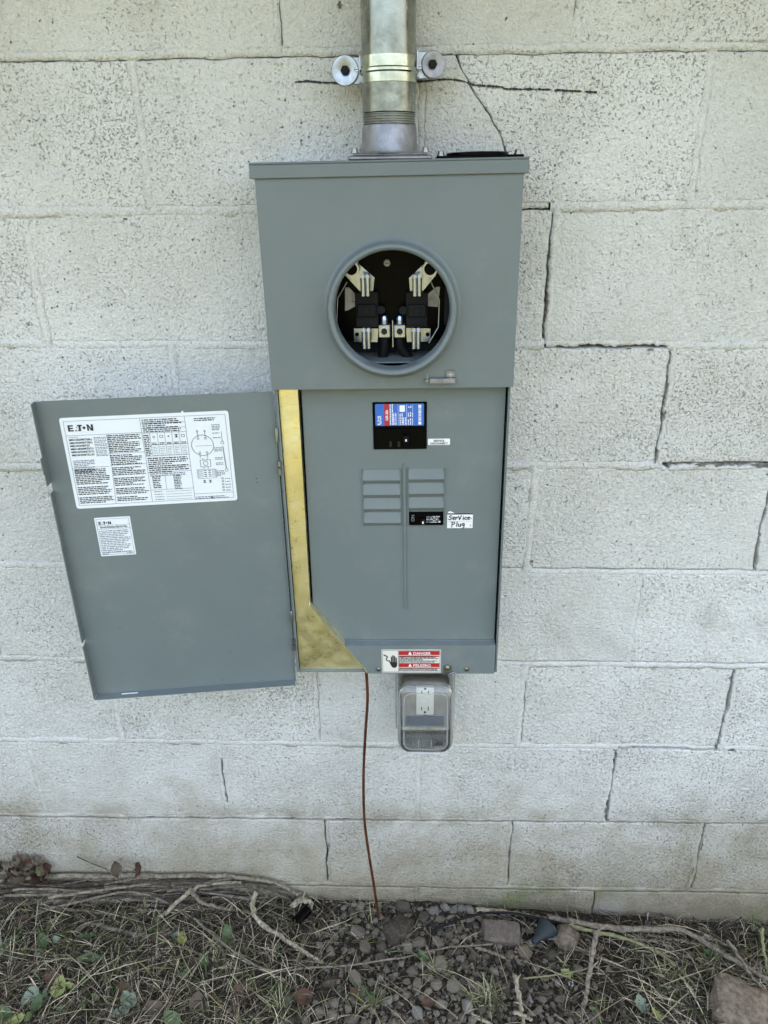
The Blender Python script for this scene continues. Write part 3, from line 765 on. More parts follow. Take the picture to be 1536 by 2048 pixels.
# ---- main breaker
bm = bmesh.new(); e = .0012
box(bm, mb0.x + e, mb1.x - e, YD - .003, YD + .03, mb0.z + e, mb1.z - e, .001)
zs_ = mb0.z + (mb1.z - mb0.z) * .47
box(bm, mb0.x + .004, mb1.x - .004, YD - .0055, YD - .0031, mb0.z + .004, zs_, .0012)
xm_ = lx(812, 876, YD); zm_ = lz(812, 880, YD)
box(bm, xm_ - .006, xm_ + .006, YD - .0072, YD - .0056, zm_ - .011, zm_ + .013, .0008)
main = obj('main_breaker', bm, 'black_plastic', panel, 30)
bm = bmesh.new(); box(bm, xm_ - .004, xm_ + .004, YD - .018, YD - .0073, zm_ + .001, zm_ + .010, .0015); obj('breaker_handle', bm, 'black_rubber', main, 30)
for dx in (-.024, -.011, .003):
    bm = bmesh.new(); box(bm, xm_ + dx - .002, xm_ + dx + .002, YD - .0068, YD - .0057, mb0.z + .006, mb0.z + .015, .0006); obj('trip_slot', bm, 'dark_inside', main)

# ---- lettering and labels: flat print on thin stickers
_tx = {}
def text_polys(s, bold=0.0):
    key = (s, bold)
    if key not in _tx:
        cu = bpy.data.curves.new('t', 'FONT'); cu.body = s; cu.size = 1; cu.offset = bold; cu.resolution_u = 3
        o = bpy.data.objects.new('t', cu); COL.objects.link(o)
        dg = bpy.context.evaluated_depsgraph_get(); ev = o.evaluated_get(dg); m_ = ev.to_mesh()
        vs = [(q.co.x, q.co.y) for q in m_.vertices]; _tx[key] = (vs, [list(p.vertices) for p in m_.polygons], max([q[0] for q in vs] + [.1]))
        ev.to_mesh_clear(); bpy.data.objects.remove(o); bpy.data.curves.remove(cu)
    return _tx[key]
class Sticker:
    """u to the right, v up, in metres from the lower left corner; layers 0 paper .. 3 print"""
    def __init__(s, w, h, mats, rad=.002, corner=True):
        s.w, s.h, s.mats, s.V, s.F, s.I = w, h, list(mats), [], [], []
        pts = []
        for cx, cy, a0 in ((w - rad, rad, -90), (w - rad, h - rad, 0), (rad, h - rad, 90), (rad, rad, 180)):
            for i in range(4): q = R(a0 + 30 * i); pts.append((cx + rad * math.cos(q), cy + rad * math.sin(q)))
        s.poly(pts, mats[0], 0)
    def poly(s, pts, mat, layer=2):
        if mat not in s.mats: s.mats.append(mat)
        b = len(s.V); s.V += [(u, v, layer) for u, v in pts]; s.F.append(list(range(b, b + len(pts)))); s.I.append(s.mats.index(mat))
    def rect(s, u0, v0, u1, v1, mat='print_black', layer=2):
        s.poly([(u0, v0), (u1, v0), (u1, v1), (u0, v1)], mat, layer)
    def line(s, a, b, w, mat='print_black', layer=2):
        d = Vector((b[0] - a[0], b[1] - a[1])); d.normalize(); n = Vector((-d.y, d.x)) * w / 2
        s.poly([(a[0] - n.x, a[1] - n.y), (b[0] - n.x, b[1] - n.y), (b[0] + n.x, b[1] + n.y), (a[0] + n.x, a[1] + n.y)], mat, layer)
    def frame(s, u0, v0, u1, v1, w, mat='print_black'):
        s.rect(u0, v0, u1, v0 + w, mat); s.rect(u0, v1 - w, u1, v1, mat); s.rect(u0, v0 + w, u0 + w, v1 - w, mat); s.rect(u1 - w, v0 + w, u1, v1 - w, mat)
    def circle(s, u, v, r, w, mat='print_black', n=28):
        for i in range(n):
            a, b = 2 * math.pi * i / n, 2 * math.pi * (i + 1) / n
            s.poly([(u + (r - w) * math.cos(a), v + (r - w) * math.sin(a)), (u + r * math.cos(a), v + r * math.sin(a)), (u + r * math.cos(b), v + r * math.sin(b)), (u + (r - w) * math.cos(b), v + (r - w) * math.sin(b))], mat)
    def text(s, t_, u, v, size, mat='print_black', bold=0.0, rot=0, width=None, center=False, layer=3):
        vs, fs, w = text_polys(t_, bold); sxx = size if width is None else width / w
        cs, sn = math.cos(rot), math.sin(rot); o = -w * sxx / 2 if center else 0
        if mat not in s.mats: s.mats.append(mat)
        b = len(s.V)
        for x, y in vs:
            X, Y = x * sxx + o, y * size; s.V.append((u + X * cs - Y * sn, v + X * sn + Y * cs, layer))
        for f_ in fs: s.F.append([b + i for i in f_]); s.I.append(s.mats.index(mat))
    def greek(s, u0, v_top, u1, pitch, n, rnd, mat='print_gray', fill=1.0, hh=.55, last=.5, rot=False, skip=()):
        """rows of print too small to read"""
        for i in range(n):
            if i in skip: continue
            v = v_top - pitch * (i + 1); u = u0; end = u0 + (u1 - u0) * (fill * rnd.uniform(.86, 1) if (i + 1) % 4 else fill * rnd.uniform(last, .9))
            while u < end:
                w = min(end - u, pitch * rnd.choice((.7, 1.1, 1.5, 2.0, 2.6)))
                if rot: s.rect(v - pitch * hh, u, v, u + w, mat)
                else: s.rect(u, v, u + w, v + pitch * hh, mat)
                u += w + pitch * .38
    def logo(s, u, v, h, mat='print_black', rot=0):
        """five-letter maker's mark: E, dotted A, T, dot for O, N"""
        cs, sn = math.cos(rot), math.sin(rot)
        def P(pts): s.poly([(u + (x * cs - y * sn) * h, v + (x * sn + y * cs) * h) for x, y in pts], mat, 3)
        P([(0, 0), (.28, 0), (.28, 1), (0, 1)]); P([(.28, 0), (.82, 0), (.82, .2), (.28, .2)]); P([(.28, .4), (.74, .4), (.74, .6), (.28, .6)]); P([(.28, .8), (.82, .8), (.82, 1), (.28, 1)])
        P([(1.02, 0), (1.3, 0), (1.22, .22), (1.1, .22)]); P([(1.22, .5), (1.38, .5), (1.38, .68), (1.3, .68)]); P([(1.42, 0), (1.56, 0), (1.56, .24), (1.5, .24)])
        P([(1.42, .78), (2.2, .78), (2.1, 1), (1.42, 1)]); P([(1.62, 0), (1.92, 0), (1.92, .78), (1.62, .78)])
        P([(2.42 + .22 * math.cos(a), .5 + .22 * math.sin(a)) for a in (2 * math.pi * i / 16 for i in range(16))])
        P([(2.86, 0), (3.12, 0), (3.12, 1), (2.8, 1), (2.9, .7)]); P([(3.12, 1), (3.5, .3), (3.5, 0), (3.4, 0), (3.12, .62)]); P([(3.5, 0), (3.78, 0), (3.78, 1), (3.5, 1)])
    def build(s, name, O, U, Vv, parent, lift=.00025, step=.00022):
        N = U.cross(Vv).normalized()
        me_ = bpy.data.meshes.new(name)
        me_.from_pydata([tuple(O + U * u + Vv * v + N * (lift + step * l_)) for u, v, l_ in s.V], [], s.F)
        for m_ in s.mats: me_.materials.append(M[m_])
        for p_, i in zip(me_.polygons, s.I): p_.material_index = i
        return link(name, me_, None, parent)
XU, ZU = Vector((1, 0, 0)), Vector((0, 0, 1))
# main breaker label (all print turned a quarter)
a, b = L(751, 852, YD - .0034), L(848, 807, YD - .0034); W_, H_ = b.x - a.x, b.z - a.z
s = Sticker(W_, H_, ['label_blue']); rn = random.Random(11)
s.rect(W_ * .185, 0, W_ * .29, H_, 'label_red', 1)
s.logo(W_ * .095, H_ * .05, H_ * .105, 'label_white', math.pi / 2); s.greek(H_ * .08, W_ * .15, H_ * .5, .0022, 1, rn, 'label_white', rot=True)
s.text('CSR 25k', W_ * .262, H_ * .24, .0052, 'label_white', .03, math.pi / 2, width=H_ * .5)
for u in (.47, .645, .77): s.line((W_ * u, H_ * .03), (W_ * u, H_ * .97), .0004, 'label_white')
for u, n, f_, v0 in ((.30, 2, .95, .05), (.37, 2, .6, .05), (.50, 2, .55, .05), (.57, 2, .4, .05), (.67, 3, .28, .05), (.67, 3, .6, .42), (.68, 2, .9, .82)):
    for i in range(n):
        uu = W_ * (u + .042 * i); vv = H_ * v0
        while vv < H_ * f_:
            w = rn.choice((.0012, .002, .003)); s.rect(uu, vv, uu + .0016, vv + w, 'label_white'); vv += w + .0008
s.poly([(W_ * .5, H_ * .64), (W_ * .61, H_ * .64), (W_ * .61, H_ * .93), (W_ * .5, H_ * .93)], 'label_white', 2)
vv = H_ * .05; s.rect(W_ * .885, H_ * .05, W_ * .945, H_ * .17, 'label_white'); s.rect(W_ * .885, H_ * .84, W_ * .945, H_ * .95, 'label_white')
vv = H_ * .19
while vv < H_ * .82:
    w = rn.choice((.0005, .0008, .0013)); s.rect(W_ * .885, vv, W_ * .945, vv + w, 'label_white'); vv += w + rn.choice((.0004, .0007))
s.build('breaker_label', Vector((a.x, YD - .003, a.z)), XU, ZU, main)
s = Sticker(.0022, .0036, ['label_white'], .0004); s.build('handle_mark', Vector((xm_ - .001, YD - .0183, zm_ + .0035)), XU, ZU, main)
# SERVICE DISCONNECT
a, b = L(856, 890, YD), L(900, 877, YD); W_, H_ = b.x - a.x, b.z - a.z
s = Sticker(W_, H_, ['label_white'], .001)
s.text('SERVICE', W_ / 2, H_ * .54, H_ * .42, bold=.02, width=W_ * .5, center=True); s.text('DISCONNECT', W_ / 2, H_ * .12, H_ * .42, bold=.02, width=W_ * .8, center=True)
s.build('disconnect_label', Vector((a.x, YD, a.z)), XU, ZU, panel)
# branch breaker
bm = bmesh.new(); e = .0008
box(bm, bb[0] + e, bb[1] - e, YD - .004, YD + .03, bb[2] + e, bb[3] - e, .0012)
cz_ = (bb[2] + bb[3]) / 2; bw = bb[1] - bb[0]
hx = bb[0] + bw * .36
box(bm, hx - .010, hx + .006, YD - .0062, YD - .0041, bb[2] + .003, bb[3] - .003, .0008)
branch = obj('branch_breaker', bm, 'black_plastic', panel, 30)
bm = bmesh.new(); box(bm, hx - .001, hx + .006, YD - .015, YD - .0063, cz_ - .005, cz_ + .003, .0012); obj('breaker_handle', bm, 'black_rubber', branch, 30)
s = Sticker(bw * .92, (bb[3] - bb[2]) * .8, ['black_plastic'], .0006); H_ = s.h
s.text('ON', bw * .12, H_ * .3, H_ * .4, 'print_gray', rot=math.pi / 2); 
for i in range(5): 
    u = bw * .47
    while u < bw * .84:
        w = rn.choice((.0008, .0014, .002)); s.rect(u, H_ * (.2 + .13 * i), u + w, H_ * (.27 + .13 * i), 'label_white' if rn.random() < .45 else 'print_gray'); u += w + .0007
s.rect(bw * .82, H_ * .2, bw * .87, H_ * .34, 'label_white')
s.build('rating_print', Vector((bb[0] + bw * .04, YD - .0042, bb[2] + (bb[3] - bb[2]) * .1)), XU, ZU, branch, step=.0001)
s = Sticker(.0025, .004, ['label_white'], .0004); s.build('handle_mark', Vector((hx + .0012, YD - .0152, cz_ - .003)), XU, ZU, branch)
# hand written circuit label
a, b = L(894, 1057, YD), L(946, 1026, YD); W_, H_ = b.x - a.x, b.z - a.z
s = Sticker(W_, H_, ['label_white'], .0005)
s.rect(0, H_ * .92, W_, H_ * 1.0); s.rect(0, 0, W_, H_ * .035, 'print_gray'); s.line((W_ * .02, H_ * .45), (W_ * .98, H_ * .45), .0003, 'print_gray')
s.text('A', W_ * .89, H_ * .6, H_ * .18, 'print_gray'); s.text('B', W_ * .88, H_ * .15, H_ * .18, 'print_gray'); s.text('12', W_ * .1, H_ * .41, H_ * .13, 'print_gray')
def stroke(pts, u0, v0, sc, w=.0014):
    for p, q in zip(pts, pts[1:]): s.line((u0 + p[0] * sc, v0 + p[1] * sc), (u0 + q[0] * sc, v0 + q[1] * sc), w, 'print_black', 3)
    for p in pts: s.poly([(u0 + p[0] * sc + w / 2 * math.cos(q), v0 + p[1] * sc + w / 2 * math.sin(q)) for q in (R(60 * i) for i in range(6))], 'print_black', 3)
G = {'S': [[(.75, .85), (.45, 1), (.15, .8), (.3, .6), (.6, .45), (.55, .15), (.2, .05), (0, .2)]], 'e': [[(0, .35), (.45, .45), (.4, .65), (.15, .65), (0, .4), (.1, .1), (.4, .1)]],
     'r': [[(0, 0), (.05, .65)], [(.05, .4), (.25, .65), (.45, .6)]], 'V': [[(0, .9), (.2, 0), (.55, 1)]], 'i': [[(.05, 0), (.1, .55)], [(.12, .8), (.14, .85)]], 'c': [[(.45, .55), (.2, .65), (0, .35), (.15, .05), (.45, .1)]],
     'P': [[(.05, -.1), (.15, .95)], [(.1, .9), (.5, .95), (.6, .7), (.4, .45), (.1, .45)]], 'l': [[(.05, 0), (.15, 1)]], 'u': [[(0, .6), (.05, .1), (.3, .05), (.45, .55), (.45, .05)]],
     'g': [[(.45, .6), (.15, .65), (.05, .35), (.3, .2), (.48, .6), (.4, -.2), (.1, -.3)]]}
for word, u0, v0, sc in (('SerVice', .05, .57, .285), ('Plug', .17, .13, .33)):
    u = W_ * u0
    for ch in word:
        for st_ in G[ch]: stroke(st_, u, H_ * v0, H_ * sc)
        u += H_ * sc * (.88 if ch in 'SVP' else .34 if ch in 'il' else .62)
s.poly([(W_ * .02, H_ * 1.0), (W_ * .3, H_ * 1.0), (W_ * .12, H_ * 1.14), (W_ * .04, H_ * 1.1)], 'label_white', 1)
s.build('circuit_label', Vector((a.x, YD, a.z)), XU, ZU, panel)
# danger label
a, b = L(764, 1345, YB), L(882, 1299, YB); W_, H_ = b.x - a.x, b.z - a.z
s = Sticker(W_, H_, ['cream_label'], .0008)
s.frame(W_ * .012, H_ * .03, W_ * .988, H_ * .97, .0006)
u0 = W_ * .29; s.rect(u0, H_ * .77, W_ * .975, H_ * .945, 'label_red'); s.rect(u0, H_ * .25, W_ * .975, H_ * .42, 'label_red'); s.rect(W_ * .28, H_ * .03, W_ * .284, H_ * .97)
for v, t_ in ((.79, 'DANGER'), (.27, 'PELIGRO')):
    s.text(t_, W_ * .53, H_ * v, H_ * .155, 'label_white', .015, width=W_ * .3); s.poly([(W_ * .45, H_ * v), (W_ * .51, H_ * v), (W_ * .48, H_ * (v + .14))], 'label_white', 3)
s.greek(u0, H_ * .76, W_ * .97, H_ * .052, 6, rn, 'print_black', hh=.6); s.greek(u0, H_ * .23, W_ * .97, H_ * .05, 3, rn, 'print_black', hh=.6)
s.rect(u0, H_ * .69, W_ * .97, H_ * .74, 'label_red', 1); s.rect(u0, H_ * .175, W_ * .97, H_ * .22, 'label_red', 1)
hu, hv = W_ * .205, H_ * .3                          # the hand
s.poly([(hu - W_ * .05, hv + H_ * .16), (hu - W_ * .045, hv), (hu - W_ * .02, hv - H_ * .08), (hu + W_ * .03, hv - H_ * .08), (hu + W_ * .055, hv), (hu + W_ * .057, hv + H_ * .16)], 'print_black')
for du, top_ in ((-.038, .40), (-.012, .46), (.014, .43), (.04, .36)): s.rect(hu + W_ * (du - .010), hv + H_ * .15, hu + W_ * (du + .010), hv + H_ * top_)
s.poly([(hu - W_ * .048, hv + H_ * .02), (hu - W_ * .04, hv + H_ * .12), (hu - W_ * .075, hv + H_ * .26), (hu - W_ * .09, hv + H_ * .24)], 'print_black')
for p, q, w in (((.035, .78), (.1, .7), .0024), ((.1, .7), (.075, .56), .0018), ((.075, .56), (.12, .5), .0016)): s.line((W_ * p[0], H_ * p[1]), (W_ * q[0], H_ * q[1]), w)
s.build('danger_label', Vector((a.x, YB, a.z)), XU, ZU, panel)

# ---- door, swung open to the left; its inner face towards us, its turned edges pointing out
HX, HY = lx(546, 783, -.104), -.104
fe = L(57, 805, -.164); FT = .016
dv = Vector((fe.x - HX, fe.y - HY + FT, 0)); DW = dv.length; DU = -dv.normalized(); DN = DU.cross(ZU)      # DU points to the hinge, DN towards the viewer
dzt, dzb = lz(546, 783, HY), lz(587, 1360, HY)
DO = Vector((fe.x, fe.y + FT, dzb)) ; DH = dzt - dzb
def dpt(u, v, w): return DO + DU * u + ZU * v + DN * w
def dbox(bm, u0, u1, v0, v1, w0, w1):
    vs = box(bm, u0, u1, w0, w1, v0, v1)
    for q in vs: q.co = dpt(q.co.x, q.co.z, q.co.y)
bm = bmesh.new()
dbox(bm, 0, DW, 0, DH, -.0015, 0)
for a, b, w in ((.0021, .11, FT), (.118, .30, FT), (.30, .39, FT * .93), (.405, .425, FT + .005), (.425, .45, FT + .008), (.45, DH, FT)):
    a, b = a / .532 * DH if a > .003 else a, b / .532 * DH if b < DH else b
    dbox(bm, 0, .0015, a, b, .0001, w)
dbox(bm, .0016, DW - .002, 0, .0015, .0001, FT)
dbox(bm, DW - .0015, DW, 0, DH, .0001, .004)
door = obj('door', bm, 'gray_enamel', panel)
def door_uv(px, py):
    o = PMI @ CAM; d = (PMI.to_3x3() @ ray(px, py)); t_ = (DO - o).dot(DN) / d.dot(DN); p = o + d * t_ - DO
    return p.dot(DU), p.z
def dsticker(corners):
    q = [door_uv(*c) for c in corners]      # TL TR BR BL
    u0 = (q[0][0] + q[3][0]) / 2; u1 = (q[1][0] + q[2][0]) / 2; v0 = (q[2][1] + q[3][1]) / 2; v1 = (q[0][1] + q[1][1]) / 2
    return u0, v0, u1 - u0, v1 - v0
u0, v0, W_, H_ = dsticker([(118, 838), (457, 819), (474, 998), (154, 1020)])
s = Sticker(W_, H_, ['white_label'], .004); rn = random.Random(5); lw = .0006
s.frame(W_ * .02, H_ * .035, W_ * .98, H_ * .965, lw, 'print_gray')
s.logo(W_ * .042, H_ * .855, H_ * .066)
for a, b in (((.02, .81), (.47, .81)), ((.47, .035), (.47, .965)), ((.245, .035), (.27, .81)), ((.735, .035), (.735, .965)), ((.735, .1), (.98, .1)), ((.47, .905), (.735, .905)), ((.47, .85), (.735, .85)), ((.47, .8), (.735, .8)),
             ((.47, .42), (.735, .42)), ((.47, .37), (.735, .37)), ((.57, .17), (.57, .37)), ((.47, .17), (.735, .17)), ((.02, .46), (.245, .46)), ((.25, .6), (.47, .6)), ((.25, .47), (.47, .47))):
    s.line((W_ * a[0], H_ * a[1]), (W_ * b[0], H_ * b[1]), lw, 'print_gray')
s.text('CATALOG NO.', W_ * .035, H_ * .785, .0022, 'print_black')
for i, t_ in enumerate(('MBS16B200BTS(BL)', 'MBS16F200BTS(BL)', 'MBS16F200BTSD', 'MBS16B200BTSCU', 'MBS16F200BTSCU', 'MBS16F200BTSCUD')):
    s.text(t_, W_ * .035, H_ * (.755 - .033 * i), .0042, 'print_black', .02, width=W_ * (.135 if i != 2 else .115))
    s.greek(W_ * .18, H_ * (.79 - .036 * i), W_ * .255, H_ * .016, 2, rn)
s.greek(W_ * .035, H_ * .55, W_ * .2, H_ * .0185, 8, rn, fill=.8)
s.greek(W_ * .03, H_ * .45, W_ * .24, H_ * .0195, 20, rn, 'print_black', skip=(9, 15)); s.greek(W_ * .258, H_ * .805, W_ * .46, H_ * .0195, 38, rn, 'print_black', skip=(10, 17, 23, 29, 34))
s.greek(W_ * .48, H_ * .955, W_ * .72, H_ * .021, 7, rn, 'print_black'); s.greek(W_ * .48, H_ * .54, W_ * .73, H_ * .022, 8, rn, 'print_black')
for i in range(6): s.line((W_ * (.515 + .044 * i), H_ * .55), (W_ * (.515 + .044 * i), H_ * .8), lw, 'print_gray')
s.line((W_ * .475, H_ * .67), (W_ * .735, H_ * .67), lw, 'print_gray'); s.line((W_ * .475, H_ * .55), (W_ * .735, H_ * .55), lw, 'print_gray')
for i in range(5):
    u = W_ * (.522 + .044 * i)
    s.greek(u, H_ * .70, u + W_ * .03, H_ * .014, 2, rn, 'print_black'); s.greek(u, H_ * .66, u + W_ * .03, H_ * .018, 6, rn, 'print_gray', hh=.3)
s.greek(W_ * .475, H_ * .79, W_ * .512, H_ * .02, 12, rn, 'print_black')
s.circle(W_ * .537, H_ * .755, H_ * .012, .0006, n=12); s.frame(W_ * .572, H_ * .745, W_ * .592, H_ * .773, .0006); s.circle(W_ * .625, H_ * .757, H_ * .01, .002, 'print_gray', n=12)
s.rect(W_ * .662, H_ * .74, W_ * .682, H_ * .748); s.rect(W_ * .662, H_ * .766, W_ * .682, H_ * .774); s.rect(W_ * .668, H_ * .748, W_ * .676, H_ * .766); s.frame(W_ * .702, H_ * .743, W_ * .722, H_ * .771, .0006)
s.greek(W_ * .49, H_ * .33, W_ * .55, H_ * .02, 7, rn, 'print_black', fill=.9); s.greek(W_ * .62, H_ * .33, W_ * .67, H_ * .018, 9, rn, 'print_black'); s.greek(W_ * .48, H_ * .365, W_ * .73, H_ * .02, 2, rn)
for i in range(4): s.line((W_ * .56, H_ * (.145 - .03 * i)), (W_ * .72, H_ * (.145 - .03 * i)), lw, 'print_gray'); s.greek(W_ * .49, H_ * (.16 - .03 * i), W_ * .55, H_ * .016, 1, rn)
s.greek(W_ * .79, H_ * .945, W_ * .92, H_ * .02, 2, rn, 'print_black')                # wiring diagram
s.circle(W_ * .823, H_ * .64, H_ * .115, .0007)
for u in (.80, .845): 
    s.line((W_ * u, H_ * .72), (W_ * u, H_ * .79), .0006); s.circle(W_ * u, H_ * .795, .0016, .0006, n=10); s.circle(W_ * u, H_ * .715, .0018, .0006, n=10); s.circle(W_ * u, H_ * .56, .0018, .0006, n=10); s.line((W_ * u, H_ * .55), (W_ * u, H_ * .50), .0006)
s.line((W_ * .78, H_ * .635), (W_ * .88, H_ * .635), .0006, 'print_gray'); s.frame(W_ * .795, H_ * .40, W_ * .86, H_ * .48, .0006); s.circle(W_ * .828, H_ * .44, .004, .0006, n=12)
for u in (.815, .84): s.line((W_ * u, H_ * .48), (W_ * u, H_ * .5), .0006); s.line((W_ * u, H_ * .40), (W_ * u, H_ * .38), .0006)
s.frame(W_ * .77, H_ * .27, W_ * .885, H_ * .375, .0006, 'print_gray')
for i in range(4):
    for u in (.812, .838): s.rect(W_ * u, H_ * (.29 + .022 * i), W_ * (u + .016), H_ * (.298 + .022 * i))
    for u in (.775, .862): s.frame(W_ * u, H_ * (.285 + .022 * i), W_ * (u + .03), H_ * (.302 + .022 * i), .0004, 'print_gray')
for u in (.80, .835): s.rect(W_ * u, H_ * .222, W_ * (u + .018), H_ * .228); s.rect(W_ * u, H_ * .245, W_ * (u + .018), H_ * .251); s.rect(W_ * (u + .006), H_ * .228, W_ * (u + .012), H_ * .245)
s.line((W_ * .945, H_ * .62), (W_ * .952, H_ * .37), .0016, 'print_gray'); s.circle(W_ * .953, H_ * .355, .0026, .0006, n=12); s.circle(W_ * .945, H_ * .66, .0026, .0006, n=12); s.line((W_ * .945, H_ * .67), (W_ * .945, H_ * .78), .0006)
for v, n in ((.87, 4), (.78, 1), (.73, 1), (.62, 3), (.51, 2), (.45, 2), (.36, 4)): s.greek(W_ * .89, H_ * v, W_ * .94, H_ * .018, n, rn)
for i in range(5): s.greek(W_ * .935, H_ * (.27 - .033 * i), W_ * .97, H_ * .018, 1, rn); s.frame(W_ * .915, H_ * (.252 - .033 * i), W_ * .927, H_ * (.27 - .033 * i), .0006)
s.greek(W_ * .74, H_ * .075, W_ * .97, H_ * .018, 2, rn, fill=.9); s.poly([(W_ * .83, H_ * .062), (W_ * .84, H_ * .04), (W_ * .852, H_ * .03), (W_ * .846, H_ * .055)], 'print_black')
s.poly([(W_ * .715, H_ * .993), (W_ * .738, H_ * .99), (W_ * .728, H_ * 1.025)], 'white_label', 1)
s.build('wiring_label', dpt(u0, v0, 0), DU, ZU, door)
u0, v0, W_, H_ = dsticker([(187, 1037), (259, 1031), (273, 1107), (204, 1114)])
s = Sticker(W_, H_, ['white_label'], .0015)
s.frame(W_ * .04, H_ * .035, W_ * .96, H_ * .965, .0005, 'print_gray'); s.logo(W_ * .1, H_ * .825, H_ * .075)
s.line((W_ * .04, H_ * .8), (W_ * .96, H_ * .8), .0005, 'print_gray'); s.text('Service Entrance Barrier Kits', W_ * .12, H_ * .73, .0058, 'print_black', .012, width=W_ * .76)
s.line((W_ * .04, H_ * .705), (W_ * .96, H_ * .705), .0005, 'print_gray'); s.greek(W_ * .07, H_ * .69, W_ * .93, H_ * .046, 13, rn, 'print_gray', hh=.5); s.line((W_ * .04, H_ * .085), (W_ * .96, H_ * .085), .0005, 'print_gray')
s.greek(W_ * .06, H_ * .085, W_ * .25, H_ * .04, 1, rn); s.greek(W_ * .75, H_ * .085, W_ * .93, H_ * .04, 1, rn)
s.build('kit_label', dpt(u0, v0, 0), DU, ZU, door)
rn = random.Random(2)
for px, py in ((513, 957), (514, 965), (482, 1300), (472, 1315), (460, 1303), (240, 1258), (447, 1360)):
    u, v = door_uv(px, py); w = rn.uniform(.0004, .0009); bm = bmesh.new(); face(bm, [dpt(u - w, v - w, .0002), dpt(u + w, v - w * .6, .0002), dpt(u + w * .7, v + w, .0002), dpt(u - w, v + w * .8, .0002)])
    obj('paint_nick', bm, 'dark_inside', door)
# slot in the door's bottom edge
for px, py in ((262, 1388),):
    u, v = door_uv(px, py); bm = bmesh.new(); vs = box(bm, u - .014, u + .014, .004, .0065, .0016, .0022)
    for q in vs: q.co = dpt(q.co.x, q.co.z, q.co.y)
    obj('latch_slot', bm, 'white_label', door)
# hinges
for py in (866, 930, 1228, 1282):
    z_ = lz(558, py, -.106); xh = bx0 + .001; bm = bmesh.new()
    if py in (866, 1228): box(bm, xh - .0045, xh - .0005, -.1165, -.1125, z_ - .011, z_ + .011, .0006)
    else:
        tube(bm, [(xh - .002, -.116, z_ - .012), (xh - .002, -.116, z_ - .002)], .0028, 10); tube(bm, [(xh - .002, -.116, z_ + .002), (xh - .002, -.116, z_ + .010)], .0028, 10)
    obj('hinge', bm, 'zinc_bright', panel, 40)
# left and right edge trims of the lower opening
for a, b in ((bx0 + .0021, bx0 + .0046), (bx1 - .0032, bx1 - .0021)):
    bm = bmesh.new(); box(bm, a, b, -.1135, -.1122, zbot + .003, zc0 + .002); obj('opening_trim', bm, 'gray_enamel', panel)
# black closing plate on top
a, b = L(872, 312, -.1), L(1046, 312, -.1)
bm = bmesh.new(); box(bm, a.x, b.x, -.112, -.018, .0002, .0035, .001)
cx_ = (a.x + b.x) / 2; lathe_closed(bm, [(.043, .0036), (.043, .0075), (.040, .0085)], (cx_, -.063, 0), 'z', 40)
plate = obj('closing_plate', bm, 'black_plastic', panel, 35)
for px in (882, 1036):
    v = L(px, 308, -.1); bolt('plate_bolt', 'zinc_bright', (v.x, -.1, .0036), .0042, .0065, plate, False, True, 'z')

# ================================================================== CONDUIT, HUB, STRAP
PX = at(778, 200, -.062).x; PY = -.062; ZT = P0.z
hub = empty('conduit_hub', (PX, PY, ZT))
tag(hub, 'cast metal conduit hub bolted on top of the gray panel under the pipe', 'conduit hub')
bm = bmesh.new()
a, b = at(695, 312, -.105), at(865, 308, -.105); hw = (b.x - a.x) / 2; hc = (a.x + b.x) / 2 - PX
box(bm, hc - hw, hc + hw, -.045, .045, .0006, .0055, .0015); box(bm, hc - hw + .006, hc + hw - .006, -.041, .041, .0056, .009, .0015)
zh = at(780, 247, PY - .036).z - ZT; rh = .0385
lathe_closed(bm, [(rh + .004, .0091), (rh + .0012, .013), (rh + .0006, .02), (rh - .0006, zh * .5), (rh - .001, zh - .003), (rh - .0022, zh)], (0, 0, 0), 'z', 56)
obj('hub_body', bm, 'cast_aluminum', hub, 35)
for sx_ in (-1, 1): bolt('hub_bolt', 'zinc_bright', (hc + sx_ * (hw - .009), -.034, .0092), .0042, .0065, hub, False, True, 'z')
pipe = empty('conduit_pipe', (PX, PY, ZT + zh))
tag(pipe, 'galvanized steel conduit pipe rising from the panel up the wall', 'pipe')
pr = .0362; zt2 = at(780, 222, PY - pr).z - ZT - zh
bm = bmesh.new(); lathe_closed(bm, [(pr, zt2 + .0005), (pr, .45), (pr, 1.0 - .06)], (0, 0, 0), 'z', 64); obj('pipe_body', bm, 'galvanized', pipe, 40)
bm = bmesh.new(); prof = [(pr - .003, -.004)]
nt = 5
for i in range(nt):
    z_ = zt2 * i / nt; prof += [(pr - .0028, z_ + .0002), (pr - .0002, z_ + zt2 / nt * .45), (pr - .0002, z_ + zt2 / nt * .6), (pr - .0028, z_ + zt2 / nt * .95)]
lathe_closed(bm, prof, (0, 0, 0), 'z', 56); obj('threaded_end', bm, 'thread_steel', pipe, 20)
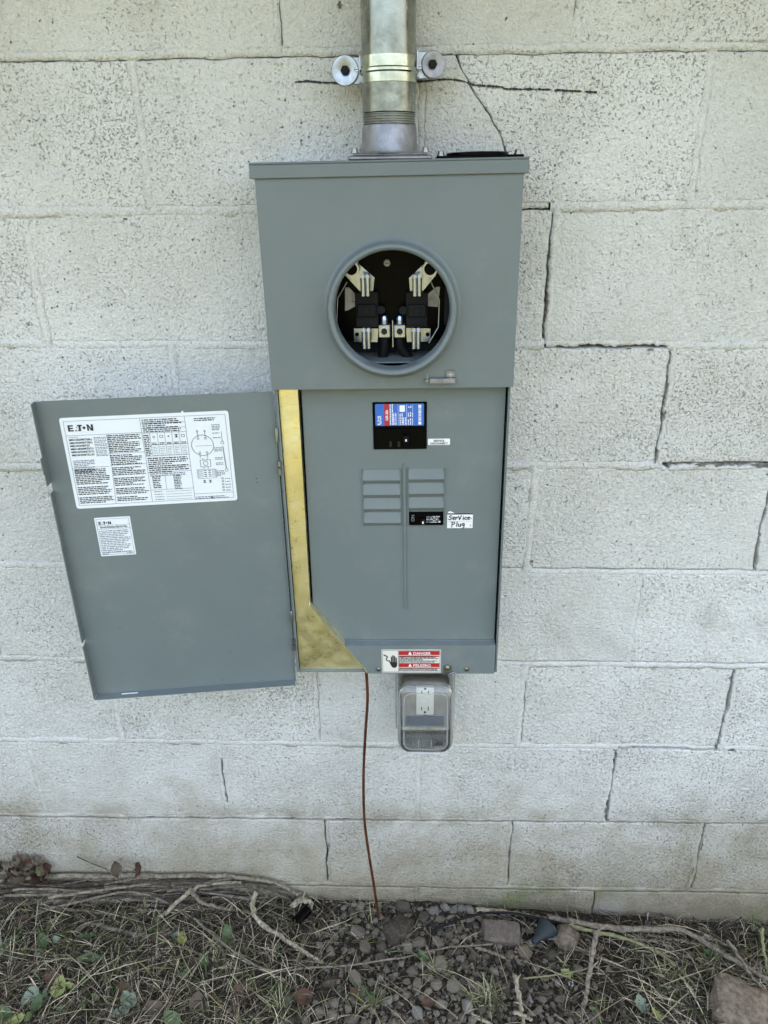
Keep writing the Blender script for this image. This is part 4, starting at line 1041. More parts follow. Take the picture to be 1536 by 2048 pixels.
# strap
strap = empty('pipe_strap', (PX, PY, at(778, 134, PY - pr).z)); SP = strap.location
tag(strap, 'zinc plated pipe strap clamping the conduit to the wall with two big washers', 'pipe strap')
hz = (at(778, 105, PY - pr).z - at(778, 160, PY - pr).z) / 2
bm = bmesh.new(); r0 = pr + .0003
lathe(bm, [(r0, -hz), (r0 + .0016, -hz), (r0 + .0016, -hz * .3), (r0 + .0034, -hz * .18), (r0 + .0034, hz * .02), (r0 + .0016, hz * .14), (r0 + .0016, hz), (r0, hz)], (0, 0, 0), 'z', 60)
bmesh.ops.recalc_face_normals(bm, faces=bm.faces[:]); obj('band', bm, 'zinc_yellow', strap, 30)
for s_, px, py, wr in ((-1, 690, 141, .0185), (1, 866, 129, .0165)):
    yy_ = -.05
    c = at(px, py, yy_) - SP; yo = yy_ - PY
    bm = bmesh.new()
    e0 = s_ * (pr + .0008); e1 = c.x + s_ * .004
    box(bm, min(e0, e1), max(e0, e1), yo + .004, yo + .0065, c.z - .016, c.z + .016, .0006)
    box(bm, min(e0, e0 + s_ * .003), max(e0, e0 + s_ * .003), yo - .012, yo + .0039, c.z - .016, c.z + .016, .0006)
    obj('ear', bm, 'zinc_bright', strap, 30)
    bm = bmesh.new(); lathe_closed(bm, [(.0045, 0), (wr, .0004), (wr, -.0022), (wr - .0008, -.003), (.006, -.0032), (.0045, -.0026)], (0, 0, 0), 'y', 40)
    o = obj('washer', bm, 'zinc_bright' if s_ < 0 else 'cast_aluminum', strap, 30); o.location = (c.x, yo + .003, c.z); o.rotation_euler = (0, 0, R(-4 if s_ < 0 else 16))
    bm = bmesh.new(); lathe_closed(bm, [(.0058, .0), (.0058, -.004), (.0048, -.0052)], (0, 0, 0), 'y', 6); lathe_closed(bm, [(.003, .05), (.003, .0)], (0, 0, 0), 'y', 8)
    o = obj('anchor_bolt', bm, 'black_rubber', strap, 35); o.location = (c.x, yo - .0004, c.z)
    v = at(713 if s_ < 0 else 840, 139 if s_ < 0 else 134, yy_) - SP
    bolt('strap_screw', 'zinc_bright', (v.x, yo + .003, v.z), .0034, .005, strap, True, False)

# ================================================================== COPPER GROUND WIRE
wp = [(733, 1330, -.070), (733, 1350, -.070), (735, 1400, -.066), (730, 1480, -.056), (727, 1560, -.05), (729, 1640, -.05), (738, 1710, -.05), (747, 1765, -.05), (753, 1805, -.05), (758, 1836, -.05)]
pts = smoothpts([at(*q) for q in wp], 6); base = pts[-1].copy(); bm = bmesh.new(); tube(bm, [p - base for p in pts], .0029, 10)
o = obj('ground_wire', bm, 'copper', None, 60); o.location = base
tag(o, 'brown bare copper ground wire running from the panel down into the soil', 'wire')

# ================================================================== OUTLET IN A CLEAR WEATHER COVER
oc = at(850, 1398, -.03)
outlet = empty('weatherproof_outlet', (oc.x, 0, oc.z))
tag(outlet, 'wall outlet under a clear plastic in-use cover below the panel', 'outlet')
bm = bmesh.new(); box(bm, -.042, .042, -.026, -.001, -.066, .062, .004, 2); obj('back_box', bm, 'cast_aluminum', outlet, 40)
bm = bmesh.new(); box(bm, -.047, .047, -.0295, -.0262, -.07, .068, .0012, 1); obj('cover_frame', bm, 'frame_gray', outlet, 40)
bm = bmesh.new(); box(bm, -.0172, .0172, -.035, -.0297, -.034, .034, .0016, 2)
device = obj('outlet_device', bm, 'white_plastic', outlet, 40)
for zc_ in (-.019, .019):
    for dx, h in ((-.0064, .0036), (.0064, .0044)):
        bm = bmesh.new(); box(bm, dx - .0009, dx + .0009, -.0354, -.0349, zc_ - h, zc_ + h); obj('blade_slot', bm, 'print_black', device)
    bm = bmesh.new(); lathe_closed(bm, [(.0024, 0), (.0024, -.0004)], (0, -.0351, zc_ - .0085 if zc_ < 0 else zc_ + .009), 'y', 12); obj('ground_slot', bm, 'print_black', device)
bm = bmesh.new(); box(bm, -.009, .009, -.0372, -.0352, -.005, .006, .0008); obj('test_button', bm, 'white_plastic', device)
v = at(851, 1433, -.034) - outlet.location; bolt('cover_screw', 'cast_aluminum', (v.x, -.0297, v.z), .003, .004, outlet, True, False)
# clear hood: rounded box shell open towards the wall, deeper at the bottom
bm = bmesh.new(); NP = 40
def hood_ring(hwx, zb_, zt_, y, rad, dy=0.0):
    ring = []
    for cx, cz, a0 in ((hwx - rad, zb_ + rad, -90), (hwx - rad, zt_ - rad, 0), (-hwx + rad, zt_ - rad, 90), (-hwx + rad, zb_ + rad, 180)):
        for i in range(8): q = R(a0 + 90 * i / 7); z_ = cz + rad * math.sin(q); ring.append(bm.verts.new((cx + rad * math.cos(q), y + dy * (zt_ - z_) / (zt_ - zb_), z_)))
    return ring
rings = [hood_ring(.056, -.080, .072, -.0225, .016), hood_ring(.056, -.080, .072, -.03, .016), hood_ring(.0525, -.0765, .068, -.0305, .016), hood_ring(.0515, -.0755, .065, -.066, .018, -.012),
         hood_ring(.0495, -.0735, .062, -.074, .018, -.016), hood_ring(.0455, -.0695, .057, -.079, .016, -.018), hood_ring(.0405, -.064, .051, -.0805, .014, -.018)]
for a_, b_ in zip(rings, rings[1:]):
    for i in range(len(a_)): bm.faces.new((a_[i], a_[(i + 1) % len(a_)], b_[(i + 1) % len(a_)], b_[i]))
bm.faces.new(rings[-1]); bmesh.ops.recalc_face_normals(bm, faces=bm.faces[:])
hood = obj('clear_hood', bm, 'clear_cover', outlet, 50)
for rad_, (hwx, zb_, zt_, y_, rd, dy_) in ((.0013, (.0495, -.0735, .062, -.0745, .018, -.016)), (.0011, (.0405, -.064, .051, -.081, .014, -.018)), (.0016, (.056, -.080, .072, -.027, .016, 0))):
    loop = []
    for cx, cz, a0 in ((hwx - rd, zb_ + rd, -90), (hwx - rd, zt_ - rd, 0), (-hwx + rd, zt_ - rd, 90), (-hwx + rd, zb_ + rd, 180)):
        for i in range(7): q = R(a0 + 90 * i / 6); z_ = cz + rd * math.sin(q); loop.append((cx + rd * math.cos(q), y_ + dy_ * (zt_ - z_) / (zt_ - zb_), z_))
    bm = bmesh.new(); tube(bm, loop + [loop[0]], rad_, 8, cap=False); obj('hood_edge', bm, 'milky_edge', outlet, 60)
bm = bmesh.new(); box(bm, -.037, .037, -.0312, -.0298, -.064, -.041, .001); obj('lower_pad', bm, 'pad_blue', outlet)  # blue-gray plate across the lower part of the frame
for sx_ in (-.013, .011):
    bm = bmesh.new(); tube(bm, [(sx_, -.0975, -.060), (sx_, -.096, -.044)], .0008, 6); obj('mould_rib', bm, 'milky_edge', outlet, 60)
mod = hood.modifiers.new('shell', 'SOLIDIFY'); mod.thickness = .0016; mod.offset = 1
for sx_ in (-1, 1):
    bm = bmesh.new(); box(bm, sx_ * .024 - .005, sx_ * .024 + .005, -.04, -.029, .0685, .078, .002); tube(bm, [(sx_ * .024 - .009, -.038, .0755), (sx_ * .024 + .009, -.038, .0755)], .0034, 10)
    obj('hood_hinge', bm, 'clear_cover', outlet, 40)
bm = bmesh.new(); box(bm, -.03, .03, -.099, -.094, -.0745, -.0715, .001); obj('latch_lip', bm, 'milky_edge', outlet, 40)
# ================================================================== RUBBLE, STICKS, LEAVES
def hull(seed, n=22, sx=1, sy=1, sz=1, pw=.5):
    rnd = random.Random(seed); bm = bmesh.new()
    for i in range(n):
        v = Vector((rnd.gauss(0, 1), rnd.gauss(0, 1), rnd.gauss(0, 1))); v.normalize(); q = rnd.uniform(.78, 1)
        bm.verts.new((v.x * q * sx, v.y * q * sy, v.z * q * sz))
    r_ = bmesh.ops.convex_hull(bm, input=bm.verts[:])
    bmesh.ops.delete(bm, geom=[g_ for g_ in r_['geom_interior'] if isinstance(g_, bmesh.types.BMVert)], context='VERTS')
    return bm
def hull_mesh(name, seed, mat, **kw):
    bm = hull(seed, **kw); me_ = bpy.data.meshes.new(name); bm.to_mesh(me_); bm.free(); me_.materials.append(M[mat]); return me_
VAR = {m_: [hull_mesh('stone', 40 + i, m_, n=18 + i % 9, sx=1, sy=random.Random(i).uniform(.6, .95), sz=random.Random(i + 50).uniform(.45, .75)) for i in range(10)] for m_ in ('stone_gray', 'stone_pale', 'stone_brown')}
rs = random.Random(21); placed = []
def add_stone(x, y, r, mat, label, group, sink=.35, cat='stone', name='stone'):
    me_ = rs.choice(VAR[mat]); o = bpy.data.objects.new(name, me_); COL.objects.link(o)
    o.scale = (r, r * rs.uniform(.85, 1.1), r * rs.uniform(.8, 1.15)); o.rotation_euler = (rs.uniform(-.4, .4), rs.uniform(-.4, .4), rs.uniform(0, 6.28))
    o.location = (x, y, gh(x, y) + r * .55 * (1 - 2 * sink) + .002); tag(o, label, cat, group); placed.append((x, y, r)); return o
# singled-out stones traced from the photograph: px, py, radius in px
SOLO = [(805, 1810, 17, 'stone_gray', 'upright gray stone against the wall right of the copper wire'),
        (838, 1888, 16, 'stone_gray', 'wedge-shaped tan stone under the end of the thin black cable'),
        (876, 1887, 15, 'stone_gray', 'tan stone between the black cable end and the long vine'),
        (824, 1945, 14, 'stone_gray', 'rounded gray stone just below the long vine, mid rubble'),
        (715, 1868, 20, 'stone_gray', 'pale angular stone left of the copper wire'),
        (708, 1960, 22, 'stone_gray', 'large light gray stone beneath the long curved vine'),
        (660, 1968, 17, 'stone_gray', 'gray stone below the broken tip of the thick stalk'),
        (490, 1898, 12, 'stone_gray', 'rounded pinkish stone in the grass left of the thick stalk'),
        (400, 1925, 13, 'stone_gray', 'flat round stone in the grass near the long vine'),
        (1050, 1908, 17, 'stone_brown', 'blocky brown stone in front of the broken brick'),
        (1020, 1913, 12, 'stone_brown', 'small dark brown stone left of the blocky brown one'),
        (1120, 2000, 14, 'stone_gray', 'round gray stone left of the forked upright stick'),
        (835, 2030, 14, 'stone_pale', 'pale tan stone at the lower edge of the rubble'),
        (775, 2005, 13, 'stone_pale', 'whitish stone at the bottom centre of the rubble'),
        (920, 1920, 9, 'stone_pale', 'tiny bluish white stone below the long vine')]
for px, py, rp, mt, lb in SOLO:
    p = gpt(px, py); add_stone(p.x, min(p.y, -.012), rp / 830, mt, lb, None)
GL = 'lump of pale bluish concrete debris along the foot of the wall'
for px, py, rp in ((890, 1790, 13), (912, 1802, 11), (925, 1790, 12), (938, 1808, 13), (918, 1818, 11), (987, 1812, 9), (1005, 1814, 11), (1032, 1816, 11), (1294, 1848, 8), (1505, 1858, 9), (1045, 1822, 8), (905, 1825, 10)):
    p = gpt(px, py); add_stone(p.x, min(p.y, -.014), rp / 830, 'stone_pale', GL, 'concrete debris along the wall')
count = 0
def trench(x, y):       # density of the rubble
    return max(0, 1 - ((x - .045) / (.27 + .10 * min(1, -y / .3))) ** 4)
def stone_kind(x, y, r_):
    mt = 'stone_gray' if rs.random() < .9 else rs.choice(('stone_pale', 'stone_brown'))
    size = 'small' if r_ < .0095 else 'mid-sized' if r_ < .0135 else 'large'
    col = {'stone_gray': 'gray-brown', 'stone_pale': 'pale gray', 'stone_brown': 'dark brown'}[mt]
    depth = 'by the wall' if y > -.07 else 'behind the long vine' if y > -.15 else 'before the long vine' if y > -.215 else 'at the bottom edge'
    side = 'left of the copper wire' if x < -.09 else 'right of the copper wire' if x < .06 else 'left of the brick' if x < .2 else 'around the brick'
    return mt, f'{size} {col} rubble stone {depth}, {side}'
tries = 0
while count < 272 and tries < 30000:
    tries += 1
    x = rs.uniform(-.42, .5); y = rs.uniform(-.33, -.012)
    if rs.random() > trench(x, y): continue
    r_ = rs.choice((.008, .009, .0095, .010, .0115, .013, .015)) * rs.uniform(.9, 1.15) * (1 if count > 55 else 1.35)
    if any((x - a) ** 2 + (y - b) ** 2 < ((r_ + c) * .70) ** 2 for a, b, c in placed): continue
    add_stone(x, y, r_, *stone_kind(x, y, r_), 'stones in the rubble strip'); count += 1
gi = 0
while gi < 14:
    x = rs.choice((rs.uniform(-.95, -.4), rs.uniform(.48, .8))); y = rs.uniform(-.27, -.06)
    add_stone(x, y, rs.uniform(.007, .012), 'stone_gray', 'small stray stone lying in the dry grass', 'stray stones in the grass'); gi += 1
# coloured mass meshes
class Mass:
    def __init__(s): s.V, s.F, s.C = [], [], []
    def add(s, vs, fs, col):
        b = len(s.V); s.V += vs
        for f_ in fs: s.F.append([b + i for i in f_]); s.C.append(col)
    def build(s, name, mat, label, cat):
        me_ = bpy.data.meshes.new(name); me_.from_pydata(s.V, [], s.F)
        a = me_.color_attributes.new('Col', 'FLOAT_COLOR', 'CORNER'); i = 0; buf = []
        for f_, c in zip(s.F, s.C): buf += [c[0], c[1], c[2], 1.0] * len(f_)
        a.data.foreach_set('color', buf)
        o = link(name, me_, mat); return tag(o, label, cat, kind='stuff')
tiny = []
for i in range(8):
    bm = hull(90 + i, n=10, sz=.7); bm.verts.index_update(); tiny.append(([v.co.copy() for v in bm.verts], [[v.index for v in f_.verts] for f_ in bm.faces])); bm.free()
gm = Mass()
for i in range(10500):
    x = rs.uniform(-1.15, 1.1) if rs.random() < .25 else rs.gauss(.05, .24); y = -.36 * rs.random() - .004
    if rs.random() > .25 + .75 * trench(x, y): continue
    r_ = rs.choice((.0018, .0022, .003, .0038, .005, .0062, .0072)); q = rs.uniform(0, 6.28); cs, sn = math.cos(q), math.sin(q); vs, fs = rs.choice(tiny)
    z = gh(x, y) + r_ * .25; g_ = rs.choice((.025, .035, .05, .075, .11, .16)) * rs.uniform(.85, 1.15); sq = rs.uniform(.6, 1)
    gm.add([(x + (v.x * cs - v.y * sn * sq) * r_, y + (v.x * sn + v.y * cs * sq) * r_, z + v.z * r_) for v in vs], fs, (g_ * 1.14, g_ * .96, g_ * .75))
gm.build('gravel', 'gravel_bits', 'fine gray gravel and crumbs of soil scattered over the ground', 'gravel')
# dry grass and straw
def blade(ms, x, y, ln, w, ang, lift, arch, col, base=None):
    n = 4; vs = []; bend = rs.uniform(-.7, .7)
    px_, py_ = x, y; a = ang
    for i in range(n + 1):
        t_ = i / n; z = gh(px_, min(py_, -.001)) + .0015 + lift * t_ + arch * math.sin(math.pi * t_)
        ww = w * (1 - .6 * abs(2 * t_ - 1) ** 2) / 2; nx_, ny_ = -math.sin(a) * ww, math.cos(a) * ww
        vs += [(px_ + nx_, min(py_ + ny_, -.002), z), (px_ - nx_, min(py_ - ny_, -.002), z + ww * .5)]
        px_ += math.cos(a) * ln / n; py_ += math.sin(a) * ln / n; a += bend / n
    ms.add(vs, [(2 * i, 2 * i + 1, 2 * i + 3, 2 * i + 2) for i in range(n)], col)
dm, gmn = Mass(), Mass()
def grassy(x):
    return 1.0 if x < -.33 else .55 if x < -.2 else (.22 if x < -.1 else .09) if x < .3 else .35 if x < .45 else .8
n = 0
while n < 15000:
    x = rs.uniform(-1.2, 1.15); y = -.40 * rs.random() - .004
    if rs.random() > grassy(x): continue
    n += 1; c = rs.random()
    col = (.028, .022, .016) if c < .46 else (.1, .082, .056) if c < .7 else (.22, .185, .12) if c < .88 else (.42, .37, .27)
    g_ = rs.uniform(.75, 1.2); blade(dm, x, y, rs.uniform(.02, .085), rs.uniform(.0007, .0018), rs.uniform(0, 6.28), rs.choice((0, .004, .01, .016)), rs.uniform(0, .011), tuple(v * g_ for v in col))
for i in range(420):
    x = rs.uniform(-1.2, 1.15)
    if rs.random() > grassy(x) + .12: continue
    g_ = rs.uniform(.6, 1.15); blade(dm, x, -.38 * rs.random() - .01, rs.uniform(.08, .2), rs.uniform(.0009, .0022), rs.uniform(0, 6.28), rs.choice((0, .008, .02)), rs.uniform(.003, .016), (.4 * g_, .35 * g_, .24 * g_))
for i in range(5200):
    c = rs.random(); col = (.05, .045, .025) if c < .4 else (.055, .075, .022) if c < .75 else (.2, .17, .1)
    blade(dm, rs.uniform(-1.5, 1.5), rs.uniform(-1.15, -.38), rs.uniform(.03, .1), rs.uniform(.0015, .003), rs.uniform(0, 6.28), rs.uniform(0, .03), rs.uniform(0, .012), col)
dm.build('dry_grass', 'litter', 'matted dry brown grass and straw covering the ground', 'dry grass')
n = 0
while n < 1500:
    x = rs.uniform(-1.2, 1.15); y = -.40 * rs.random() - .03
    if rs.random() > grassy(x) * (1 if noise.noise((x * 9, y * 9, 7)) > -.05 else .25): continue
    n += 1; c = rs.random(); col = (.045, .07, .022) if c < .55 else (.09, .12, .04) if c < .85 else (.16, .18, .065)
    blade(gmn, x, y, rs.uniform(.012, .06), rs.uniform(.001, .0024), rs.uniform(0, 6.28), rs.uniform(.002, .028), rs.uniform(0, .008), col)
for px, py in ((965, 2015), (985, 1998), (745, 2015), (870, 1945), (1330, 1955), (1420, 1930), (560, 2020)):      # little tufts
    p = gpt(px, py)
    for i in range(34):
        c = rs.random(); col = (.06, .085, .03) if c < .5 else (.17, .16, .08) if c < .8 else (.3, .27, .17)
        blade(gmn, p.x + rs.gauss(0, .007), p.y + rs.gauss(0, .006), rs.uniform(.02, .05), rs.uniform(.001, .002), rs.uniform(0, 6.28), rs.uniform(.01, .035), .004, col)
gmn.build('green_grass', 'litter', 'sparse green grass blades growing through the litter', 'grass')
# sticks and vines traced from the photograph: label, width px, material, lift, points
def stick(label, wpx, mat, pts, lift=.006, name='stick', cat='stick', group=None, knots=True, ends=None, forks=()):
    wp_ = []
    for i, q in enumerate(pts):
        lf = lift[min(i, len(lift) - 1)] if isinstance(lift, (list, tuple)) else lift
        wp_.append(gpt(q[0], q[1], lf, -.008 - wpx / 3300))
    sp_ = smoothpts(wp_, 8); base = sp_[0].copy(); r0 = wpx / 2 / 960; n_ = len(sp_); sd_ = rs.random() * 50; rad = []
    for i, p in enumerate(sp_):
        t_ = i / (n_ - 1); r_ = r0 * (1.08 - .35 * t_) * (1 + .14 * noise.noise((t_ * 9, sd_, 0)) + .1 * noise.noise((t_ * 40, sd_, 2)))
        if knots and i % 11 == 4: r_ *= 1.12
        rad.append(r_)
        if knots: p += Vector((noise.noise((t_ * 12, sd_, 3)), noise.noise((t_ * 12, sd_, 5)) * .6, .5 * noise.noise((t_ * 12, sd_, 8)))) * r0 * 1.0
    bm = bmesh.new(); tube(bm, [p - base for p in sp_], rad, 9, jit=.42 if knots else .2)
    if knots and wpx > 4:
        for _ in range(rs.randrange(1, 4)):
            q_ = rs.randrange(3, n_ - 2); e_ = Vector((rs.uniform(-1, 1), rs.uniform(-1, .2), rs.uniform(.1, .9))).normalized() * rs.uniform(.006, .02); c_ = sp_[q_] - base
            tube(bm, [c_, c_ + e_ * .6 + Vector((0, 0, .001)), c_ + e_], [rad[q_] * .5, rad[q_] * .35, rad[q_] * .2], 6, jit=.3)
    for i0, dx, dy, dz, rr in forks:
        p = sp_[int(i0 * (n_ - 1))] - base; e_ = Vector((dx, dy, dz)); tube(bm, [p, p + e_ * .5 + Vector((0, 0, .002)), p + e_], [rr * 1.2, rr, rr * .7], 7, jit=.2)
    o = obj(name, bm, mat, None, 38); o.location = base; return tag(o, label, cat, group)
stick('pale gray stem slanting up to the right across the front of the left heap', 6, 'bark_gray', [(97, 1795), (156, 1786), (234, 1776), (307, 1766), (330, 1762)], .045)
stick('pale thin stem lying level at the far left of the heap', 5, 'bark_gray', [(26, 1779), (91, 1778), (156, 1782), (208, 1781), (240, 1774)], .04)
stick('long bowed brown stem arching in front of the left heap', 5.5, 'bark_gray', [(78, 1826), (109, 1815), (156, 1804), (208, 1791), (250, 1784), (299, 1791), (348, 1812), (385, 1836)], (.004, .012, .02, .026, .026, .02, .01, .004))
stick('thick pale stick with a cut end leaning out of the left heap', 9, 'straw_pale', [(312, 1845), (338, 1820), (372, 1791), (382, 1781), (406, 1771), (445, 1765), (484, 1765)], (.004, .02, .035, .04, .042, .042, .04))
stick('thick weathered branch lying alone in the grass left of centre', 10, 'bark_gray', [(150, 1866), (182, 1846), (221, 1857), (260, 1868), (312, 1870), (359, 1862)], (.005, .012, .01, .008, .008, .006), forks=((.8, .03, .012, .004, .0025),))
stick('long dark vine along the top of the left heap that droops at its right end', 9, 'bark_gray', [(0, 1760), (104, 1752), (208, 1751), (312, 1752), (400, 1751), (458, 1753), (523, 1759), (567, 1771), (596, 1789)], (.05, .05, .052, .052, .05, .048, .04, .025, .008))
stick('thin dark stem at the left edge of the picture', 4, 'bark_dark', [(-20, 1755), (0, 1759), (52, 1768), (130, 1773)], .05)
stick('gray stem curving down at the right end of the left heap', 7, 'bark_gray', [(400, 1778), (471, 1772), (515, 1776), (547, 1786), (582, 1800)], (.035, .038, .03, .02, .006))
stick('snapped brown stem pointing right from the middle of the heap', 8, 'bark_gray', [(378, 1776), (396, 1799), (409, 1807), (440, 1815), (463, 1820)], (.045, .03, .024, .018, .012), forks=((.9, .012, .004, .014, .002),))
stick('thick yellowish dead stalk slanting down to the right toward the rubble', 10, 'straw_pale', [(508, 1786), (506, 1806), (508, 1825), (526, 1849), (567, 1877), (609, 1903), (642, 1924)], (.03, .026, .022, .016, .012, .01, .008), forks=((.98, .008, -.004, .002, .0016), (.98, .004, -.008, .004, .0014)))
stick('very long thin vine sweeping across the front of the rubble', 4.2, 'bark_gray', [(388, 1836), (442, 1883), (484, 1914), (523, 1936), (562, 1942), (614, 1936), (692, 1931), (780, 1919), (812, 1914), (864, 1901), (916, 1893), (985, 1888)], .016)
stick('slim brown stem running parallel under the thick stalk', 4.5, 'bark_dark', [(453, 1825), (484, 1843), (523, 1870), (562, 1895), (601, 1922), (632, 1942)], .008)
stick('short straight straw lying level below the heap', 4, 'straw_pale', [(273, 1820), (312, 1821), (352, 1826)], .008)
stick('thin upright straw crossing the thick stalk on its left', 3, 'straw_pale', [(500, 1836), (507, 1877), (510, 1919)], .014)
stick('pale straw leaning against the wall at the end of the heap', 3, 'straw_pale', [(618, 1757), (604, 1802), (596, 1825)], (.06, .03, .006), knots=False)
stick('dark wiry stem sticking up against the wall at the left', 2.4, 'bark_dark', [(154, 1713), (182, 1726), (215, 1739)], .07, knots=False)
stick('tan stem from the concrete debris to the right along the wall', 8, 'straw_pale', [(953, 1820), (985, 1820), (1020, 1824), (1085, 1836), (1130, 1846)], (.012, .014, .014, .014, .014))
stick('thickest vine running along the wall and out of the picture at right', 12, 'bark_gray', [(1095, 1836), (1136, 1842), (1201, 1852), (1266, 1858), (1352, 1859), (1396, 1876), (1430, 1897), (1461, 1918), (1500, 1938), (1545, 1966)], .022, forks=((.55, .03, -.012, .008, .002),))
stick('greenish vine bowing down to the right below the thickest vine', 7, 'stem_green', [(1136, 1850), (1198, 1865), (1253, 1878), (1297, 1896), (1339, 1922), (1370, 1950), (1398, 1984)], (.02, .018, .016, .014, .012, .01, .006))
stick('forked tan stick standing nearly upright right of the clod', 10, 'bark_gray', [(1190, 1864), (1192, 1874), (1185, 1906), (1178, 1953), (1170, 1997), (1161, 2040)], (.05, .047, .038, .026, .016, .006), forks=((.06, .03, .012, .012, .0025), (.55, .016, .006, .018, .0018)))
stick('thin yellow-green stem pointing left from the forked stick', 3.2, 'stem_green', [(1046, 1957), (1109, 1950), (1160, 1941), (1176, 1936)], (.008, .014, .022, .026), knots=False)
stick('slender dark stem leaning behind the forked stick', 4.5, 'bark_dark', [(1145, 1942), (1166, 1912), (1184, 1884)], (.006, .014, .024))
stick('pale green stalk standing at the right edge of the picture', 7, 'stem_green', [(1523, 1856), (1527, 1896), (1537, 1950)], (.06, .035, .01))
stick('brown stem crossing under the vine at the right edge', 6.5, 'bark_gray', [(1455, 1880), (1482, 1919), (1500, 1948), (1526, 1979), (1545, 1998)], (.03, .026, .02, .012, .008))
stick('dark twig propped against the wall at right', 4, 'bark_dark', [(1436, 1864), (1460, 1850), (1484, 1834)], (.012, .03, .05))
stick('short dark thick stick at the bottom right of centre', 10, 'bark_dark', [(1238, 2000), (1246, 2024), (1254, 2050)], .008)
stick('dark curved twig at the lower right behind the pale leaf', 4.5, 'bark_dark', [(1226, 2048), (1260, 2034), (1296, 2022)], .01)
stick('pale thin straw left of the big brown rock', 3.5, 'straw_pale', [(1305, 1974), (1323, 1994), (1345, 2000), (1370, 2010)], .012)
stick('split pale stem just left of the big brown rock', 4.5, 'straw_pale', [(1356, 1948), (1374, 1968), (1388, 1986), (1392, 2002)], .014)
stick('whitish upright stick at the bottom of the rubble', 9, 'straw_pale', [(1030, 1950), (1036, 1984), (1043, 2021), (1048, 2055)], (.024, .018, .012, .008))
stick('short pale splinter in the rubble left of the whitish stick', 5, 'straw_pale', [(972, 1964), (978, 1986), (981, 2012)], .012)
stick('gray stick lying in the rubble below the brick', 6.5, 'bark_gray', [(950, 1894), (980, 1904), (1012, 1916)], .01)
stick('broad pale splinter at the bottom centre', 7.5, 'straw_pale', [(945, 2029), (962, 2039), (985, 2050)], .01)
stick('white chip of wood at the foot of the whitish stick', 7, 'straw_pale', [(1028, 2024), (1046, 2031), (1064, 2040)], .01)
stick('thin dark wire-like stem left of the forked stick', 2.4, 'bark_dark', [(1150, 1900), (1142, 1966), (1136, 2034)], .012, knots=False)
stick('bent grayish stem curling through the leaves at lower left', 4.5, 'bark_gray', [(168, 1901), (200, 1914), (210, 1935), (208, 1966), (186, 2006)], .012)
stick('reddish stem curving beside the yellow leaf at lower left', 4.5, 'bark_dark', [(155, 1882), (146, 1915), (147, 1950), (158, 1985), (168, 2000)], .01)
stick('pale stem sloping across the grass below the lone branch', 3.6, 'stem_green', [(312, 1874), (350, 1890), (400, 1908), (436, 1924)], .012, knots=False)
stick('short root-like stub at the end of the left heap', 12, 'straw_pale', [(585, 1812), (600, 1800), (618, 1804), (624, 1816)], (.012, .02, .018, .01))
for i in range(80):           # the tangle of the heap
    x0_ = rs.uniform(-60, 430); ln = rs.uniform(90, 330); y0_ = rs.uniform(1748, 1812); k_ = rs.uniform(-.07, .05) if i % 3 else rs.uniform(-.22, .16)
    yy0 = max(y0_, 1750 + max(0, -k_ * ln)); pts = [(x0_ + ln * t_, yy0 + k_ * ln * t_ + 14 * (t_ - .3) ** 2 * rs.uniform(-.4, 1) + (18 * max(0, (x0_ + ln * t_ - 480) / 120) ** 2)) for t_ in (0, .25, .5, .75, 1)]
    mt = rs.choice(('bark_dark', 'bark_gray', 'bark_gray', 'bark_dark'))
    stick('thin %s vine stem, %s of the left heap, %s' % ({'bark_dark': 'dark brown', 'bark_gray': 'gray'}[mt], 'left end' if x0_ + ln / 2 < 130 else 'middle' if x0_ + ln / 2 < 330 else 'right end', 'against the wall' if y0_ < 1775 else 'at its front'), rs.uniform(3, 6.5), mt, pts, [max(.006, (1815 - q[1]) / 1450) for q in pts], name='vine_stem', cat='vine stem', group='vine stems in the left heap')
for i in range(28):           # stems behind the right vine
    x0_ = rs.uniform(1130, 1440); ln = rs.uniform(70, 190); y0_ = 1848 + (x0_ - 1130) * .06 + rs.uniform(0, 50); k_ = rs.uniform(.0, .4)
    pts = [(x0_ + ln * t_, y0_ + k_ * ln * t_ + 10 * t_ * t_) for t_ in (0, .33, .66, 1)]
    mt = rs.choice(('bark_dark', 'bark_gray', 'straw_pale'))
    stick('thin %s stem under the vines along the wall, %s' % ({'bark_dark': 'dark brown', 'bark_gray': 'gray', 'straw_pale': 'straw colored'}[mt], 'right of the forked stick' if x0_ < 1290 else 'toward the right edge'), rs.uniform(2.4, 5), mt, pts, .008, name='vine_stem', cat='vine stem', group='vine stems along the wall at right')
# thin black cable
pts = smoothpts([gpt(a, b, l_, -.012) for a, b, l_ in ((844, 1884, .0), (869, 1862, .012), (906, 1844, .022), (958, 1829, .028), (1007, 1825, .03), (1059, 1832, .028), (1125, 1847, .02), (1190, 1862, .012))], 6)
base = pts[0].copy(); bm = bmesh.new(); tube(bm, [p - base for p in pts], .0027, 8); o = obj('cable', bm, 'black_rubber', None, 60); o.location = base
tag(o, 'thin black cable arching out of the rubble toward the vines', 'cable')
